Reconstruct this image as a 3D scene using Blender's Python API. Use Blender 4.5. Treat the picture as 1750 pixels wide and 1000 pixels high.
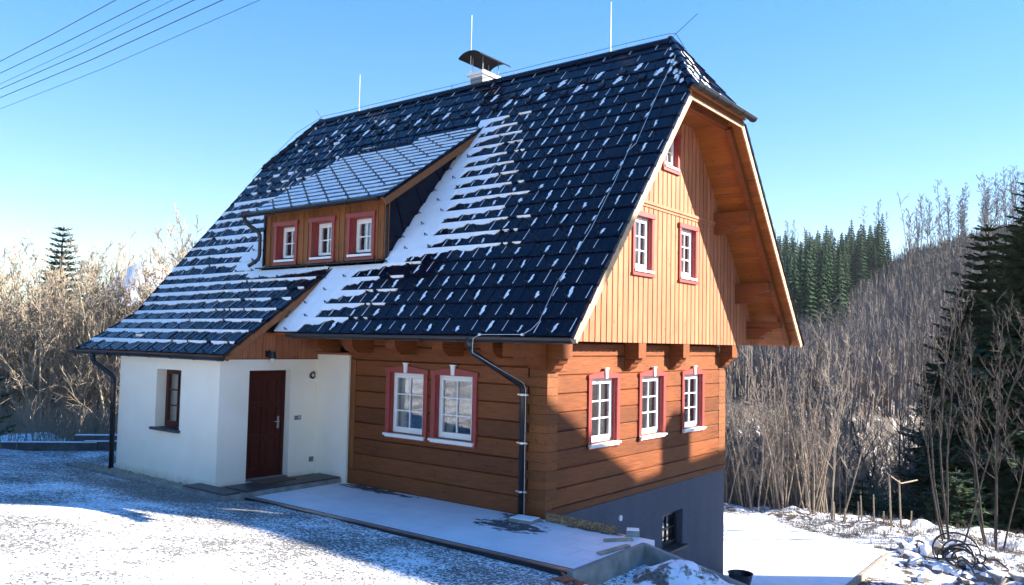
import bpy, math, random
from mathutils import Vector, Matrix, noise
R_ = math.radians
for o in list(bpy.data.objects): bpy.data.objects.remove(o)
C = bpy.context.scene.collection
scn = bpy.context.scene

# ---------------- camera ----------------
cam = bpy.data.cameras.new('camera'); co = bpy.data.objects.new('camera', cam); C.objects.link(co)
cam.sensor_width = 36; cam.lens = 1372.312/1750*36; cam.shift_y = 0.00398; cam.clip_end = 9000; cam.clip_start = .05
CR = Vector((0.79081436, 0.61170029, 0.02086653)); CU = Vector((0.0178625, -0.05714404, 0.99820614)); CF = Vector((-0.61179538, 0.78902301, 0.05611682))
CAM = Vector((7.688, -10.921, 2.9))
m = Matrix((CR, CU, -CF)).transposed().to_4x4(); m.translation = CAM
co.matrix_world = m; scn.camera = co
# ---------------- sun and sky ----------------
SUN = Vector((1, .80, .57)).normalized()
sl = bpy.data.lights.new('sun', 'SUN'); so = bpy.data.objects.new('sun', sl); C.objects.link(so)
sl.energy = 5.0; sl.angle = R_(.6); sl.color = (1, .91, .79)
so.rotation_euler = SUN.to_track_quat('Z', 'Y').to_euler(); so.location = (30, 24, 17)
w = bpy.data.worlds.new('World'); scn.world = w; w.use_nodes = True
nt = w.node_tree; nt.nodes.clear()
sky = nt.nodes.new('ShaderNodeTexSky'); sky.sky_type = 'NISHITA'; sky.sun_disc = False
sky.sun_elevation = math.asin(SUN.z); sky.sun_rotation = math.atan2(SUN.x, SUN.y)
sky.altitude = 700; sky.air_density = 1.15; sky.dust_density = .05; sky.ozone_density = 3.0
bg = nt.nodes.new('ShaderNodeBackground'); bg.inputs[1].default_value = .09
wo = nt.nodes.new('ShaderNodeOutputWorld')
# thin clouds low on the left
tc = nt.nodes.new('ShaderNodeTexCoord'); sep = nt.nodes.new('ShaderNodeSeparateXYZ')
nt.links.new(tc.outputs['Generated'], sep.inputs[0])
def wmath(op, a, b=None, clamp=False):
    n = nt.nodes.new('ShaderNodeMath'); n.operation = op; n.use_clamp = clamp
    for i, v in enumerate((a, b)):
        if v is None: continue
        if isinstance(v, (int, float)): n.inputs[i].default_value = v
        else: nt.links.new(v, n.inputs[i])
    return n.outputs[0]
def cloudpatch(az, el, saz, sel):
    d = Vector((math.sin(R_(az))*math.cos(R_(el)), math.cos(R_(az))*math.cos(R_(el)), math.sin(R_(el))))
    side = Vector((math.cos(R_(az)), -math.sin(R_(az)), 0))
    dp = nt.nodes.new('ShaderNodeVectorMath'); dp.operation = 'DOT_PRODUCT'; nt.links.new(tc.outputs['Generated'], dp.inputs[0]); dp.inputs[1].default_value = side
    a = wmath('DIVIDE', dp.outputs['Value'], math.sin(R_(saz))); a = wmath('MULTIPLY', a, a)
    b = wmath('DIVIDE', wmath('SUBTRACT', sep.outputs[2], math.sin(R_(el))), math.sin(R_(sel))); b = wmath('MULTIPLY', b, b)
    s = wmath('SUBTRACT', 1.0, wmath('ADD', a, b))
    f = wmath('GREATER_THAN', wmath('MULTIPLY', sep.outputs[0], -1), 0.0)
    return wmath('MULTIPLY', wmath('MAXIMUM', s, 0.0), f)
nz = nt.nodes.new('ShaderNodeTexNoise'); nz.inputs['Scale'].default_value = 14; nz.inputs['Detail'].default_value = 7
mp = nt.nodes.new('ShaderNodeMapping'); mp.inputs['Scale'].default_value = (1, 1, 2.2); nt.links.new(tc.outputs['Generated'], mp.inputs[0]); nt.links.new(mp.outputs[0], nz.inputs[0])
mask = wmath('ADD', cloudpatch(-60.6, 5.3, 2.2, .8), wmath('MULTIPLY', cloudpatch(-71.5, 6.6, 2.4, 1.5), .4))
mask = wmath('MULTIPLY', mask, wmath('MULTIPLY', wmath('SUBTRACT', nz.outputs[0], .28), 3.2), True)
mixc = nt.nodes.new('ShaderNodeMix'); mixc.data_type = 'RGBA'
hs_ = nt.nodes.new('ShaderNodeHueSaturation'); hs_.inputs['Saturation'].default_value = 1.9; hs_.inputs['Value'].default_value = 1.62; hs_.inputs['Hue'].default_value = .517
gm_ = nt.nodes.new('ShaderNodeGamma'); gm_.inputs[1].default_value = .55; nt.links.new(sky.outputs[0], gm_.inputs[0]); nt.links.new(gm_.outputs[0], hs_.inputs['Color'])
nt.links.new(mask, mixc.inputs[0]); nt.links.new(hs_.outputs[0], mixc.inputs[6]); mixc.inputs[7].default_value = (2.3, 2.5, 2.7, 1)
nt.links.new(mixc.outputs[2], bg.inputs[0]); nt.links.new(bg.outputs[0], wo.inputs[0])
scn.view_settings.view_transform = 'Standard'; scn.view_settings.look = 'None'; scn.view_settings.exposure = 2.05; scn.view_settings.gamma = 1
scn.render.engine = 'CYCLES'

rnd = random.Random(7)
# ---------------- materials ----------------
def mat(name):
    m = bpy.data.materials.new(name); m.use_nodes = True
    return m, m.node_tree, m.node_tree.nodes['Principled BSDF']
def N(t, typ, **k):
    n = t.nodes.new(typ)
    for a, b in k.items(): setattr(n, a, b)
    return n
def ramp(t, src, stops):
    r = N(t, 'ShaderNodeValToRGB'); e = r.color_ramp.elements
    while len(e) < len(stops): e.new(.5)
    for i, (p, c) in enumerate(stops): e[i].position = p; e[i].color = (*c, 1) if len(c) == 3 else c
    t.links.new(src, r.inputs[0]); return r.outputs[0]
def noisetex(t, scale, detail=5, vec=None, rough=.55, sc=None, coord='Object'):
    tcn = N(t, 'ShaderNodeTexCoord'); src = vec or tcn.outputs[coord]
    if sc:
        mp = N(t, 'ShaderNodeMapping'); mp.inputs['Scale'].default_value = sc; t.links.new(src, mp.inputs[0]); src = mp.outputs[0]
    n = N(t, 'ShaderNodeTexNoise'); n.inputs['Scale'].default_value = scale; n.inputs['Detail'].default_value = detail; n.inputs['Roughness'].default_value = rough
    t.links.new(src, n.inputs[0]); return n.outputs[0]
def mixrgb(t, f, a, b, mode='MIX'):
    n = N(t, 'ShaderNodeMix', data_type='RGBA', blend_type=mode)
    for i, v in ((0, f), (6, a), (7, b)):
        if isinstance(v, (int, float)): n.inputs[i].default_value = v
        elif isinstance(v, tuple): n.inputs[i].default_value = (*v, 1) if len(v) == 3 else v
        else: t.links.new(v, n.inputs[i])
    return n.outputs[2]
def bump(t, b, h, strength=.3, dist=.01):
    n = N(t, 'ShaderNodeBump'); n.inputs['Strength'].default_value = strength; n.inputs['Distance'].default_value = dist
    t.links.new(h, n.inputs['Height']); t.links.new(n.outputs[0], b.inputs['Normal'])
def tmath(t, op, a, b=None, clamp=False):
    n = N(t, 'ShaderNodeMath', operation=op, use_clamp=clamp)
    for i, v in enumerate((a, b)):
        if v is None: continue
        if isinstance(v, (int, float)): n.inputs[i].default_value = v
        else: t.links.new(v, n.inputs[i])
    return n.outputs[0]

def wood(name, dark, light, grain=(1, 30, 30), rough=.55, vary=None, off=0.0, amt=.5, knots=True):
    """stained timber: grain stretched along the board, tone changing from board to board along axis `vary` (axis, pitch)"""
    m, t, b = mat(name)
    g = noisetex(t, 3.0, 8, sc=grain, rough=.65)
    col = ramp(t, g, [(.25, dark), (.75, light)])
    if vary:
        tcn = N(t, 'ShaderNodeTexCoord'); s = N(t, 'ShaderNodeSeparateXYZ'); t.links.new(tcn.outputs['Object'], s.inputs[0])
        comb = N(t, 'ShaderNodeCombineXYZ')
        for k, (ax, pitch) in enumerate(vary):
            fl = tmath(t, 'FLOOR', tmath(t, 'DIVIDE', tmath(t, 'SUBTRACT', s.outputs[ax], off), pitch)); t.links.new(fl, comb.inputs[k])
        wn = N(t, 'ShaderNodeTexWhiteNoise', noise_dimensions='3D'); t.links.new(comb.outputs[0], wn.inputs[0])
        f = ramp(t, wn.outputs[0], [(0, (1-amt*.75,)*3), (1, (1+amt*.35,)*3)])
        col = mixrgb(t, 1.0, col, f, 'MULTIPLY')
    big = noisetex(t, .8, 3)
    col = mixrgb(t, 1.0, col, ramp(t, big, [(.3, (.82, .82, .82)), (.7, (1.12, 1.1, 1.08))]), 'MULTIPLY')
    if knots:
        v = N(t, 'ShaderNodeTexVoronoi'); v.inputs['Scale'].default_value = 1.0
        tcn = N(t, 'ShaderNodeTexCoord'); mp = N(t, 'ShaderNodeMapping'); mp.inputs['Scale'].default_value = (2.2 if grain[0] < 5 else 6, 2.2 if grain[1] < 5 else 6, 2.2 if grain[2] < 5 else 6)
        t.links.new(tcn.outputs['Object'], mp.inputs[0]); t.links.new(mp.outputs[0], v.inputs[0])
        k = ramp(t, v.outputs['Distance'], [(.05, (.35, .3, .3)), (.11, (1, 1, 1))])
        col = mixrgb(t, 1.0, col, k, 'MULTIPLY')
    ck = noisetex(t, 1.1, 3, sc=tuple(x if x < 5 else x*1.3 for x in grain), rough=.4)
    col = mixrgb(t, 1.0, col, ramp(t, ck, [(.30, (.45, .42, .4)), (.345, (1, 1, 1))]), 'MULTIPLY')
    fg = noisetex(t, 9.0, 6, sc=grain, rough=.8)
    col = mixrgb(t, 1.0, col, ramp(t, fg, [(.3, (.78, .76, .74)), (.7, (1.16, 1.14, 1.12))]), 'MULTIPLY')
    t.links.new(col, b.inputs['Base Color']); b.inputs['Roughness'].default_value = rough; b.inputs['Specular IOR Level'].default_value = .22
    bump(t, b, g, .35, .005)
    return m
def plain(name, c, rough=.5, metal=0, nscale=6, namt=.15, bmp=0, bs=60, spec=None, coord='Object'):
    m, t, b = mat(name)
    n = noisetex(t, nscale, 5, coord=coord)
    col = ramp(t, n, [(.3, tuple(x*(1-namt) for x in c)), (.7, tuple(min(1, x*(1+namt)) for x in c))])
    t.links.new(col, b.inputs['Base Color']); b.inputs['Roughness'].default_value = rough; b.inputs['Metallic'].default_value = metal
    if spec is not None: b.inputs['Specular IOR Level'].default_value = spec
    if bmp: bump(t, b, noisetex(t, bs, 4), bmp, .01)
    return m
M = {}
LD, LL = (.085, .022, .006), (.32, .10, .029)
M['log_front'] = wood('stained_log_x', LD, LL, (1, 26, 26), .5, [(2, .3083)], 0.0)
M['log_gable'] = wood('stained_log_y', LD, LL, (26, 1, 26), .5, [(2, .3083)], .155)
M['log_end'] = wood('log_end_grain', (.14, .042, .013), (.33, .12, .036), (9, 9, 9), .6, [(2, .154)], 0.0, .4, knots=False)
M['beam_x'] = wood('beam_timber_x', (.115, .030, .008), (.26, .08, .02), (1, 20, 20), .5)
M['beam_y'] = wood('beam_timber_y', (.115, .030, .008), (.26, .08, .02), (20, 1, 20), .5)
M['clad'] = wood('gable_cladding', (.33, .115, .054), (.51, .215, .112), (20, 20, 1), .55, [(1, .19)], 0.02, .22)
M['soffit'] = wood('soffit_boards', (.27, .075, .012), (.44, .145, .028), (1, 16, 16), .45, [(2, .11)], 0, .3)
M['dormer_wood'] = wood('dormer_cladding', (.15, .05, .015), (.32, .125, .04), (20, 20, 1), .55, [(0, .165)], 0, .4)
M['barge'] = wood('barge_board', (.17, .065, .025), (.30, .125, .05), (4, 4, 4), .5, knots=False)
M['fascia'] = wood('pale_verge_board', (.42, .27, .15), (.62, .43, .26), (6, 6, 6), .55, knots=False)
M['white'] = plain('white_window_paint', (.80, .80, .79), .35, nscale=3, namt=.03)
M['red'] = plain('red_trim_paint', (.28, .034, .030), .45, nscale=8, namt=.15)
M['door'] = wood('dark_red_door_wood', (.035, .006, .005), (.085, .014, .009), (18, 18, 1), .35, knots=False)
M['black'] = plain('black_gutter_metal', (.012, .013, .016), .32, 0.0, namt=.3)
M['slate'] = plain('dark_slate', (.035, .04, .048), .5, nscale=5, namt=.4, bmp=.3)
M['concrete'] = plain('grey_concrete', (.22, .22, .20), .9, nscale=4, namt=.35, bmp=.4, bs=30)
M['concrete_dark'] = plain('dark_concrete', (.09, .095, .10), .85, nscale=5, namt=.4, bmp=.4, bs=30)
M['steel'] = plain('galvanised_steel', (.55, .55, .55), .35, .9, namt=.1)
M['rod'] = plain('bright_rod', (.75, .75, .72), .4, .3, namt=.05)
M['wire'] = plain('dark_wire', (.02, .02, .03), .5)
M['grey_plastic'] = plain('grey_plastic', (.16, .16, .16), .4)
M['black_pipe'] = plain('black_pipe_plastic', (.012, .010, .016), .35)
M['inside'] = plain('room_interior', (.26, .20, .14), .9)
M['curtain'] = plain('curtain_cloth', (.62, .58, .52), .9, nscale=12)
M['rock'] = plain('broken_stone', (.16, .14, .12), .9, nscale=6, namt=.5, bmp=.8, bs=18)
M['clay'] = plain('broken_clay', (.32, .11, .06), .9, nscale=9, namt=.4, bmp=.6)
M['timber'] = plain('weathered_timber', (.34, .27, .19), .85, nscale=9, namt=.3, bmp=.4)
M['mat'] = plain('coir_doormat', (.13, .075, .045), .95, nscale=50, namt=.4, bmp=.8, bs=120)

# plaster
m, t, b = mat('cream_plaster'); n = noisetex(t, 2, 6)
pc_ = ramp(t, n, [(.3, (.87, .775, .62)), (.7, (.91, .83, .69))])
g_ = N(t, 'ShaderNodeNewGeometry'); s_ = N(t, 'ShaderNodeSeparateXYZ'); t.links.new(g_.outputs['Position'], s_.inputs[0])
dz_ = tmath(t, 'SUBTRACT', 1.0, tmath(t, 'MULTIPLY', s_.outputs[2], 3.2), True)
st_ = ramp(t, tmath(t, 'MULTIPLY', dz_, tmath(t, 'ADD', noisetex(t, 5, 6, rough=.7), .1)), [(.25, (1, 1, 1)), (.62, (.72, .68, .60))])
t.links.new(mixrgb(t, 1.0, pc_, st_, 'MULTIPLY'), b.inputs['Base Color']); b.inputs['Roughness'].default_value = .9
bump(t, b, noisetex(t, 140, 3), .35, .004); M['plaster'] = m
m, t, b = mat('grey_blue_plaster'); n = noisetex(t, 3, 6, sc=(1, 1, .4)); n2 = noisetex(t, 60, 3, sc=(1, 1, .35))
col = ramp(t, n, [(.3, (.070, .074, .092)), (.7, (.095, .10, .122))]); col = mixrgb(t, .35, col, ramp(t, n2, [(.35, (.05, .055, .07)), (.65, (.125, .132, .155))]))
t.links.new(col, b.inputs['Base Color']); b.inputs['Roughness'].default_value = .9; bump(t, b, n2, .6, .006); M['basement'] = m
# metal roof shingles
m, t, b = mat('anthracite_roof_metal'); n = noisetex(t, 1.6, 5)
t.links.new(ramp(t, n, [(.3, (.002, .0026, .009)), (.7, (.0035, .0048, .015))]), b.inputs['Base Color'])
t.links.new(ramp(t, noisetex(t, 5, 5), [(.3, (.14, .14, .14)), (.75, (.30, .30, .30))]), b.inputs['Roughness'])
b.inputs['Specular IOR Level'].default_value = .17; bump(t, b, noisetex(t, 22, 3), .08, .01); M['tile'] = m
# snow
m, t, b = mat('snow'); n = noisetex(t, 5, 6)
t.links.new(ramp(t, n, [(.3, (.80, .82, .85)), (.7, (.90, .91, .93))]), b.inputs['Base Color']); b.inputs['Roughness'].default_value = .7
bump(t, b, noisetex(t, 30, 5), .35, .02); M['snow'] = m
# glass
m = bpy.data.materials.new('window_glass'); m.use_nodes = True; t = m.node_tree; t.nodes.clear()
gl = N(t, 'ShaderNodeBsdfGlossy'); gl.inputs['Roughness'].default_value = .02; gl.inputs['Color'].default_value = (.95, .97, 1, 1)
tr = N(t, 'ShaderNodeBsdfTransparent'); tr.inputs[0].default_value = (.86, .90, .90, 1)
fr = N(t, 'ShaderNodeFresnel'); fr.inputs[0].default_value = 1.9
mx = N(t, 'ShaderNodeMixShader'); out = N(t, 'ShaderNodeOutputMaterial')
t.links.new(tmath(t, 'ADD', fr.outputs[0], .12, True), mx.inputs[0]); t.links.new(tr.outputs[0], mx.inputs[1]); t.links.new(gl.outputs[0], mx.inputs[2]); t.links.new(mx.outputs[0], out.inputs[0]); M['glass'] = m
# OSB board
m, t, b = mat('osb_board'); v = N(t, 'ShaderNodeTexVoronoi'); v.inputs['Scale'].default_value = 28
tcn = N(t, 'ShaderNodeTexCoord'); mp = N(t, 'ShaderNodeMapping'); mp.inputs['Scale'].default_value = (1, 1, 2.2); mp.inputs['Rotation'].default_value = (0, .5, 0)
t.links.new(tcn.outputs['Object'], mp.inputs[0]); t.links.new(mp.outputs[0], v.inputs[0])
t.links.new(ramp(t, v.outputs['Color'], [(.1, (.08, .045, .022)), (.5, (.22, .135, .065)), (.9, (.36, .24, .125))]), b.inputs['Base Color']); b.inputs['Roughness'].default_value = .85; M['osb'] = m
# bark
def bark(name, a, c):
    m, t, b = mat(name); n = noisetex(t, 4, 5)
    t.links.new(ramp(t, n, [(.3, a), (.7, c)]), b.inputs['Base Color']); b.inputs['Roughness'].default_value = .9; return m
M['bark_tan'] = bark('tan_twigs', (.19, .15, .105), (.40, .335, .25))
M['bark_grey'] = bark('grey_twigs', (.17, .14, .11), (.38, .31, .25))
M['bark_dark'] = bark('dark_bark', (.025, .021, .019), (.075, .062, .053))
M['bark_far'] = bark('far_brush', (.10, .083, .076), (.20, .168, .15))
def needles(name, a, c):
    m, t, b = mat(name); n = noisetex(t, 2.2, 4)
    t.links.new(ramp(t, n, [(.3, a), (.7, c)]), b.inputs['Base Color']); b.inputs['Roughness'].default_value = .7; b.inputs['Specular IOR Level'].default_value = .2; return m
M['needle'] = needles('spruce_needles', (.022, .045, .022), (.06, .10, .04))
M['needle_far'] = needles('far_spruce_needles', (.016, .048, .022), (.04, .09, .038))

# ground: snow dusted gravel near the drive, deep rough snow and litter elsewhere, far floor darkened in place of shade
m, t, b = mat('snowy_ground')
geo = N(t, 'ShaderNodeNewGeometry'); P = geo.outputs['Position']
sp = N(t, 'ShaderNodeSeparateXYZ'); t.links.new(P, sp.inputs[0])
n1 = noisetex(t, .55, 5, vec=P); n2 = noisetex(t, 3.2, 6, vec=P, rough=.7)
vo = N(t, 'ShaderNodeTexVoronoi'); vo.inputs['Scale'].default_value = 42; t.links.new(P, vo.inputs[0])
vo2 = N(t, 'ShaderNodeTexVoronoi'); vo2.inputs['Scale'].default_value = 22; t.links.new(P, vo2.inputs[0])
fine = noisetex(t, 21, 4, vec=P, rough=.68)
stone = ramp(t, vo.outputs['Color'], [(.1, (.05, .05, .05)), (.5, (.165, .158, .148)), (.9, (.36, .335, .295))])
snowc = ramp(t, n2, [(.3, (.80, .82, .86)), (.7, (.90, .91, .93))])
# snow cover 0..1 : large patches + fine speckle
cov = tmath(t, 'ADD', tmath(t, 'MULTIPLY', n1, 1.35), tmath(t, 'MULTIPLY', n2, .62))
cov = tmath(t, 'ADD', cov, tmath(t, 'MULTIPLY', tmath(t, 'SUBTRACT', fine, .5), 2.5))
cov = tmath(t, 'SUBTRACT', cov, tmath(t, 'MULTIPLY', tmath(t, 'SUBTRACT', vo.outputs['Distance'], .35), -0.55))
# less snow hugging the annex kerb, more toward the south-east corner
d1 = tmath(t, 'MULTIPLY', tmath(t, 'ADD', sp.outputs[1], 2.6), -1)
near = tmath(t, 'SUBTRACT', 1.0, tmath(t, 'MULTIPLY', tmath(t, 'ABSOLUTE', tmath(t, 'SUBTRACT', d1, .55)), 1.1), True)
lft = tmath(t, 'SUBTRACT', 1.0, tmath(t, 'MULTIPLY', tmath(t, 'ABSOLUTE', tmath(t, 'ADD', sp.outputs[0], 6.5)), .24), True)
cov = tmath(t, 'SUBTRACT', cov, tmath(t, 'MULTIPLY', tmath(t, 'MULTIPLY', near, lft), .55))
gmask = ramp(t, tmath(t, 'SUBTRACT', cov, .5), [(.535, (0, 0, 0)), (.68, (1, 1, 1))])
grav = mixrgb(t, gmask, stone, snowc)
# rough area (litter through snow)
litter = ramp(t, vo2.outputs['Color'], [(.2, (.045, .035, .025)), (.8, (.16, .12, .085))])
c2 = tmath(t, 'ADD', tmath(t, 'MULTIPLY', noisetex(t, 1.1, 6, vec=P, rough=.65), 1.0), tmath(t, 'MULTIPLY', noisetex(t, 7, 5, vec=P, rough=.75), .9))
rmask = ramp(t, c2, [(.88, (0, 0, 0)), (.95, (1, 1, 1))])
rough = mixrgb(t, rmask, litter, snowc)
zone = tmath(t, 'MULTIPLY', tmath(t, 'ADD', sp.outputs[2], .75), 4.0, True)
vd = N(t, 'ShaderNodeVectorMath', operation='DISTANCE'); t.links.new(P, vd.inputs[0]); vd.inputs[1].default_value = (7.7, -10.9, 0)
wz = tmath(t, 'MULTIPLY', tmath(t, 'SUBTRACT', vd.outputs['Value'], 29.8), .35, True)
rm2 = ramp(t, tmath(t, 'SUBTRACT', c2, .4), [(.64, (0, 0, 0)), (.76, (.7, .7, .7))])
rough = mixrgb(t, wz, rough, mixrgb(t, rm2, ramp(t, noisetex(t, .8, 5, vec=P), [(.3, (.045, .036, .03)), (.7, (.105, .085, .07))]), snowc))  # woods floor, coloured dark to stand in for the valley's shade
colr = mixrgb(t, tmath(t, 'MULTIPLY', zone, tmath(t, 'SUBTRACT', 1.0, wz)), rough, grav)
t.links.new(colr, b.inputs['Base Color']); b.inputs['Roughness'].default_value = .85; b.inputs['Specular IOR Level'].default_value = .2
hh = tmath(t, 'ADD', tmath(t, 'MULTIPLY', vo.outputs['Distance'], -.5), tmath(t, 'MULTIPLY', fine, .9))
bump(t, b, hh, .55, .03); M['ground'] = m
# paving: pale slabs under a skin of snow, wiped bare in places
m, t, b = mat('snowy_paving'); geo = N(t, 'ShaderNodeNewGeometry'); P = geo.outputs['Position']
br = N(t, 'ShaderNodeTexBrick'); br.inputs['Scale'].default_value = 1; br.inputs['Brick Width'].default_value = .6; br.inputs['Row Height'].default_value = .4; br.inputs['Mortar Size'].default_value = .008
br.inputs['Color1'].default_value = (.055, .062, .075, 1); br.inputs['Color2'].default_value = (.085, .09, .105, 1); br.inputs['Mortar'].default_value = (.02, .02, .02, 1); t.links.new(P, br.inputs[0])
def blob(cx, cy, rx, ry, seed):
    s = N(t, 'ShaderNodeSeparateXYZ'); t.links.new(P, s.inputs[0])
    a = tmath(t, 'DIVIDE', tmath(t, 'SUBTRACT', s.outputs[0], cx), rx); bb = tmath(t, 'DIVIDE', tmath(t, 'SUBTRACT', s.outputs[1], cy), ry)
    return tmath(t, 'SUBTRACT', 1.0, tmath(t, 'ADD', tmath(t, 'MULTIPLY', a, a), tmath(t, 'MULTIPLY', bb, bb)), True)
bl = tmath(t, 'ADD', blob(-3.9, -.16, 1.3, .2, 0), tmath(t, 'ADD', blob(-.15, -.72, .75, .42, 0), tmath(t, 'ADD', blob(-.35, -.1, .5, .3, 0), blob(1.0, -.1, .8, .12, 0))))
nn = noisetex(t, 3.5, 6, vec=P, rough=.7, sc=(1, 2.5, 1))
bare = tmath(t, 'SUBTRACT', tmath(t, 'SUBTRACT', bl, .22), tmath(t, 'MULTIPLY', tmath(t, 'SUBTRACT', nn, .47), 5.0))
bm = tmath(t, 'MULTIPLY', ramp(t, bare, [(.02, (0, 0, 0)), (.12, (1, 1, 1))]), ramp(t, bl, [(.01, (0, 0, 0)), (.12, (1, 1, 1))]))
thin = ramp(t, br.outputs['Fac'], [(0, (0, 0, 0)), (1, (.6, .6, .6))])
sn = mixrgb(t, ramp(t, noisetex(t, 1.3, 4, vec=P), [(.35, (0, 0, 0)), (.75, (.55, .55, .55))]), (.82, .83, .86), (.58, .60, .66))
sn = mixrgb(t, mixrgb(t, 1.0, thin, ramp(t, noisetex(t, .9, 3, vec=P), [(.42, (0, 0, 0)), (.6, (1, 1, 1))]), 'MULTIPLY'), sn, (.35, .36, .4))
t.links.new(mixrgb(t, bm, sn, br.outputs['Color']), b.inputs['Base Color']); b.inputs['Roughness'].default_value = .6
bump(t, b, nn, .15, .01); M['paving'] = m
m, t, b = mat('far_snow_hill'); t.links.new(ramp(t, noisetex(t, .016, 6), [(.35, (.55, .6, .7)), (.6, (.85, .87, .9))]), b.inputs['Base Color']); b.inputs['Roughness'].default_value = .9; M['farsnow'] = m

# ---------------- mesh helpers ----------------
class MB:
    def __init__(s): s.v = []; s.f = []; s.mi = []
    def add(s, vs, fs, mi=0):
        o = len(s.v); s.v += [tuple(p) for p in vs]; s.f += [tuple(i+o for i in f) for f in fs]; s.mi += [mi]*len(fs)
    def box(s, a, b, tf=None, mi=0):
        x0, y0, z0 = a; x1, y1, z1 = b
        vs = [(x0,y0,z0),(x1,y0,z0),(x1,y1,z0),(x0,y1,z0),(x0,y0,z1),(x1,y0,z1),(x1,y1,z1),(x0,y1,z1)]
        if tf: vs = [tf(*p) for p in vs]
        s.add(vs, [(0,3,2,1),(4,5,6,7),(0,1,5,4),(1,2,6,5),(2,3,7,6),(3,0,4,7)], mi)
    def prism(s, poly, d0, d1, tf, mi=0):
        """poly in (u,v); extruded along w from d0 to d1; tf(u,v,w)"""
        n = len(poly)
        vs = [tf(u, v, d0) for u, v in poly]+[tf(u, v, d1) for u, v in poly]
        s.add(vs, [tuple(range(n-1, -1, -1)), tuple(range(n, 2*n))]+[(i, (i+1) % n, n+(i+1) % n, n+i) for i in range(n)], mi)
    def tube(s, pts, rad, sides=6, mi=0, caps=True):
        pts = [Vector(p) for p in pts]; n = len(pts); rr = rad if isinstance(rad, (list, tuple)) else [rad]*n
        o = len(s.v); up = None
        for i, p in enumerate(pts):
            d = (pts[min(i+1, n-1)]-pts[max(i-1, 0)])
            if d.length < 1e-9: d = Vector((0, 0, 1))
            d.normalize()
            if up is None:
                up = d.orthogonal().normalized()
            else:
                up = (up-d*up.dot(d))
                up = up.normalized() if up.length > 1e-6 else d.orthogonal().normalized()
            q = d.cross(up)
            for k in range(sides):
                a = 2*math.pi*k/sides; s.v.append(tuple(p+(up*math.cos(a)+q*math.sin(a))*rr[i]))
        for i in range(n-1):
            for k in range(sides):
                a = o+i*sides+k; b_ = o+i*sides+(k+1) % sides
                s.f.append((a, b_, b_+sides, a+sides)); s.mi.append(mi)
        if caps:
            s.f.append(tuple(o+k for k in range(sides))[::-1]); s.mi.append(mi)
            s.f.append(tuple(o+(n-1)*sides+k for k in range(sides))); s.mi.append(mi)
    def build(s, name, mats, parent=None, smooth=False, recalc=False):
        me = bpy.data.meshes.new(name); me.from_pydata(s.v, [], s.f)
        for m_ in (mats if isinstance(mats, list) else [mats]): me.materials.append(m_)
        if isinstance(mats, list): me.polygons.foreach_set('material_index', s.mi)
        if smooth: me.polygons.foreach_set('use_smooth', [True]*len(me.polygons))
        if recalc:
            import bmesh
            bm = bmesh.new(); bm.from_mesh(me); bmesh.ops.recalc_face_normals(bm, faces=bm.faces); bm.to_mesh(me); bm.free()
        me.update()
        o = bpy.data.objects.new(name, me); C.objects.link(o)
        if parent: o.parent = parent
        return o
def tag(o, label=None, cat=None, group=None, kind=None):
    if label: o['label'] = label
    if cat: o['category'] = cat
    if group: o['group'] = group
    if kind: o['kind'] = kind
    return o
def thing(name, label, cat, group=None, loc=(0, 0, 0)):
    o = bpy.data.objects.new(name, None); C.objects.link(o); o.location = loc; return tag(o, label, cat, group)
def smooth01(a, b, x):
    t = max(0.0, min(1.0, (x-a)/(b-a))); return t*t*(3-2*t)
def lerp(a, b, t): return a+(b-a)*t
IDT = lambda x, y, z: (x, y, z)

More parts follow.
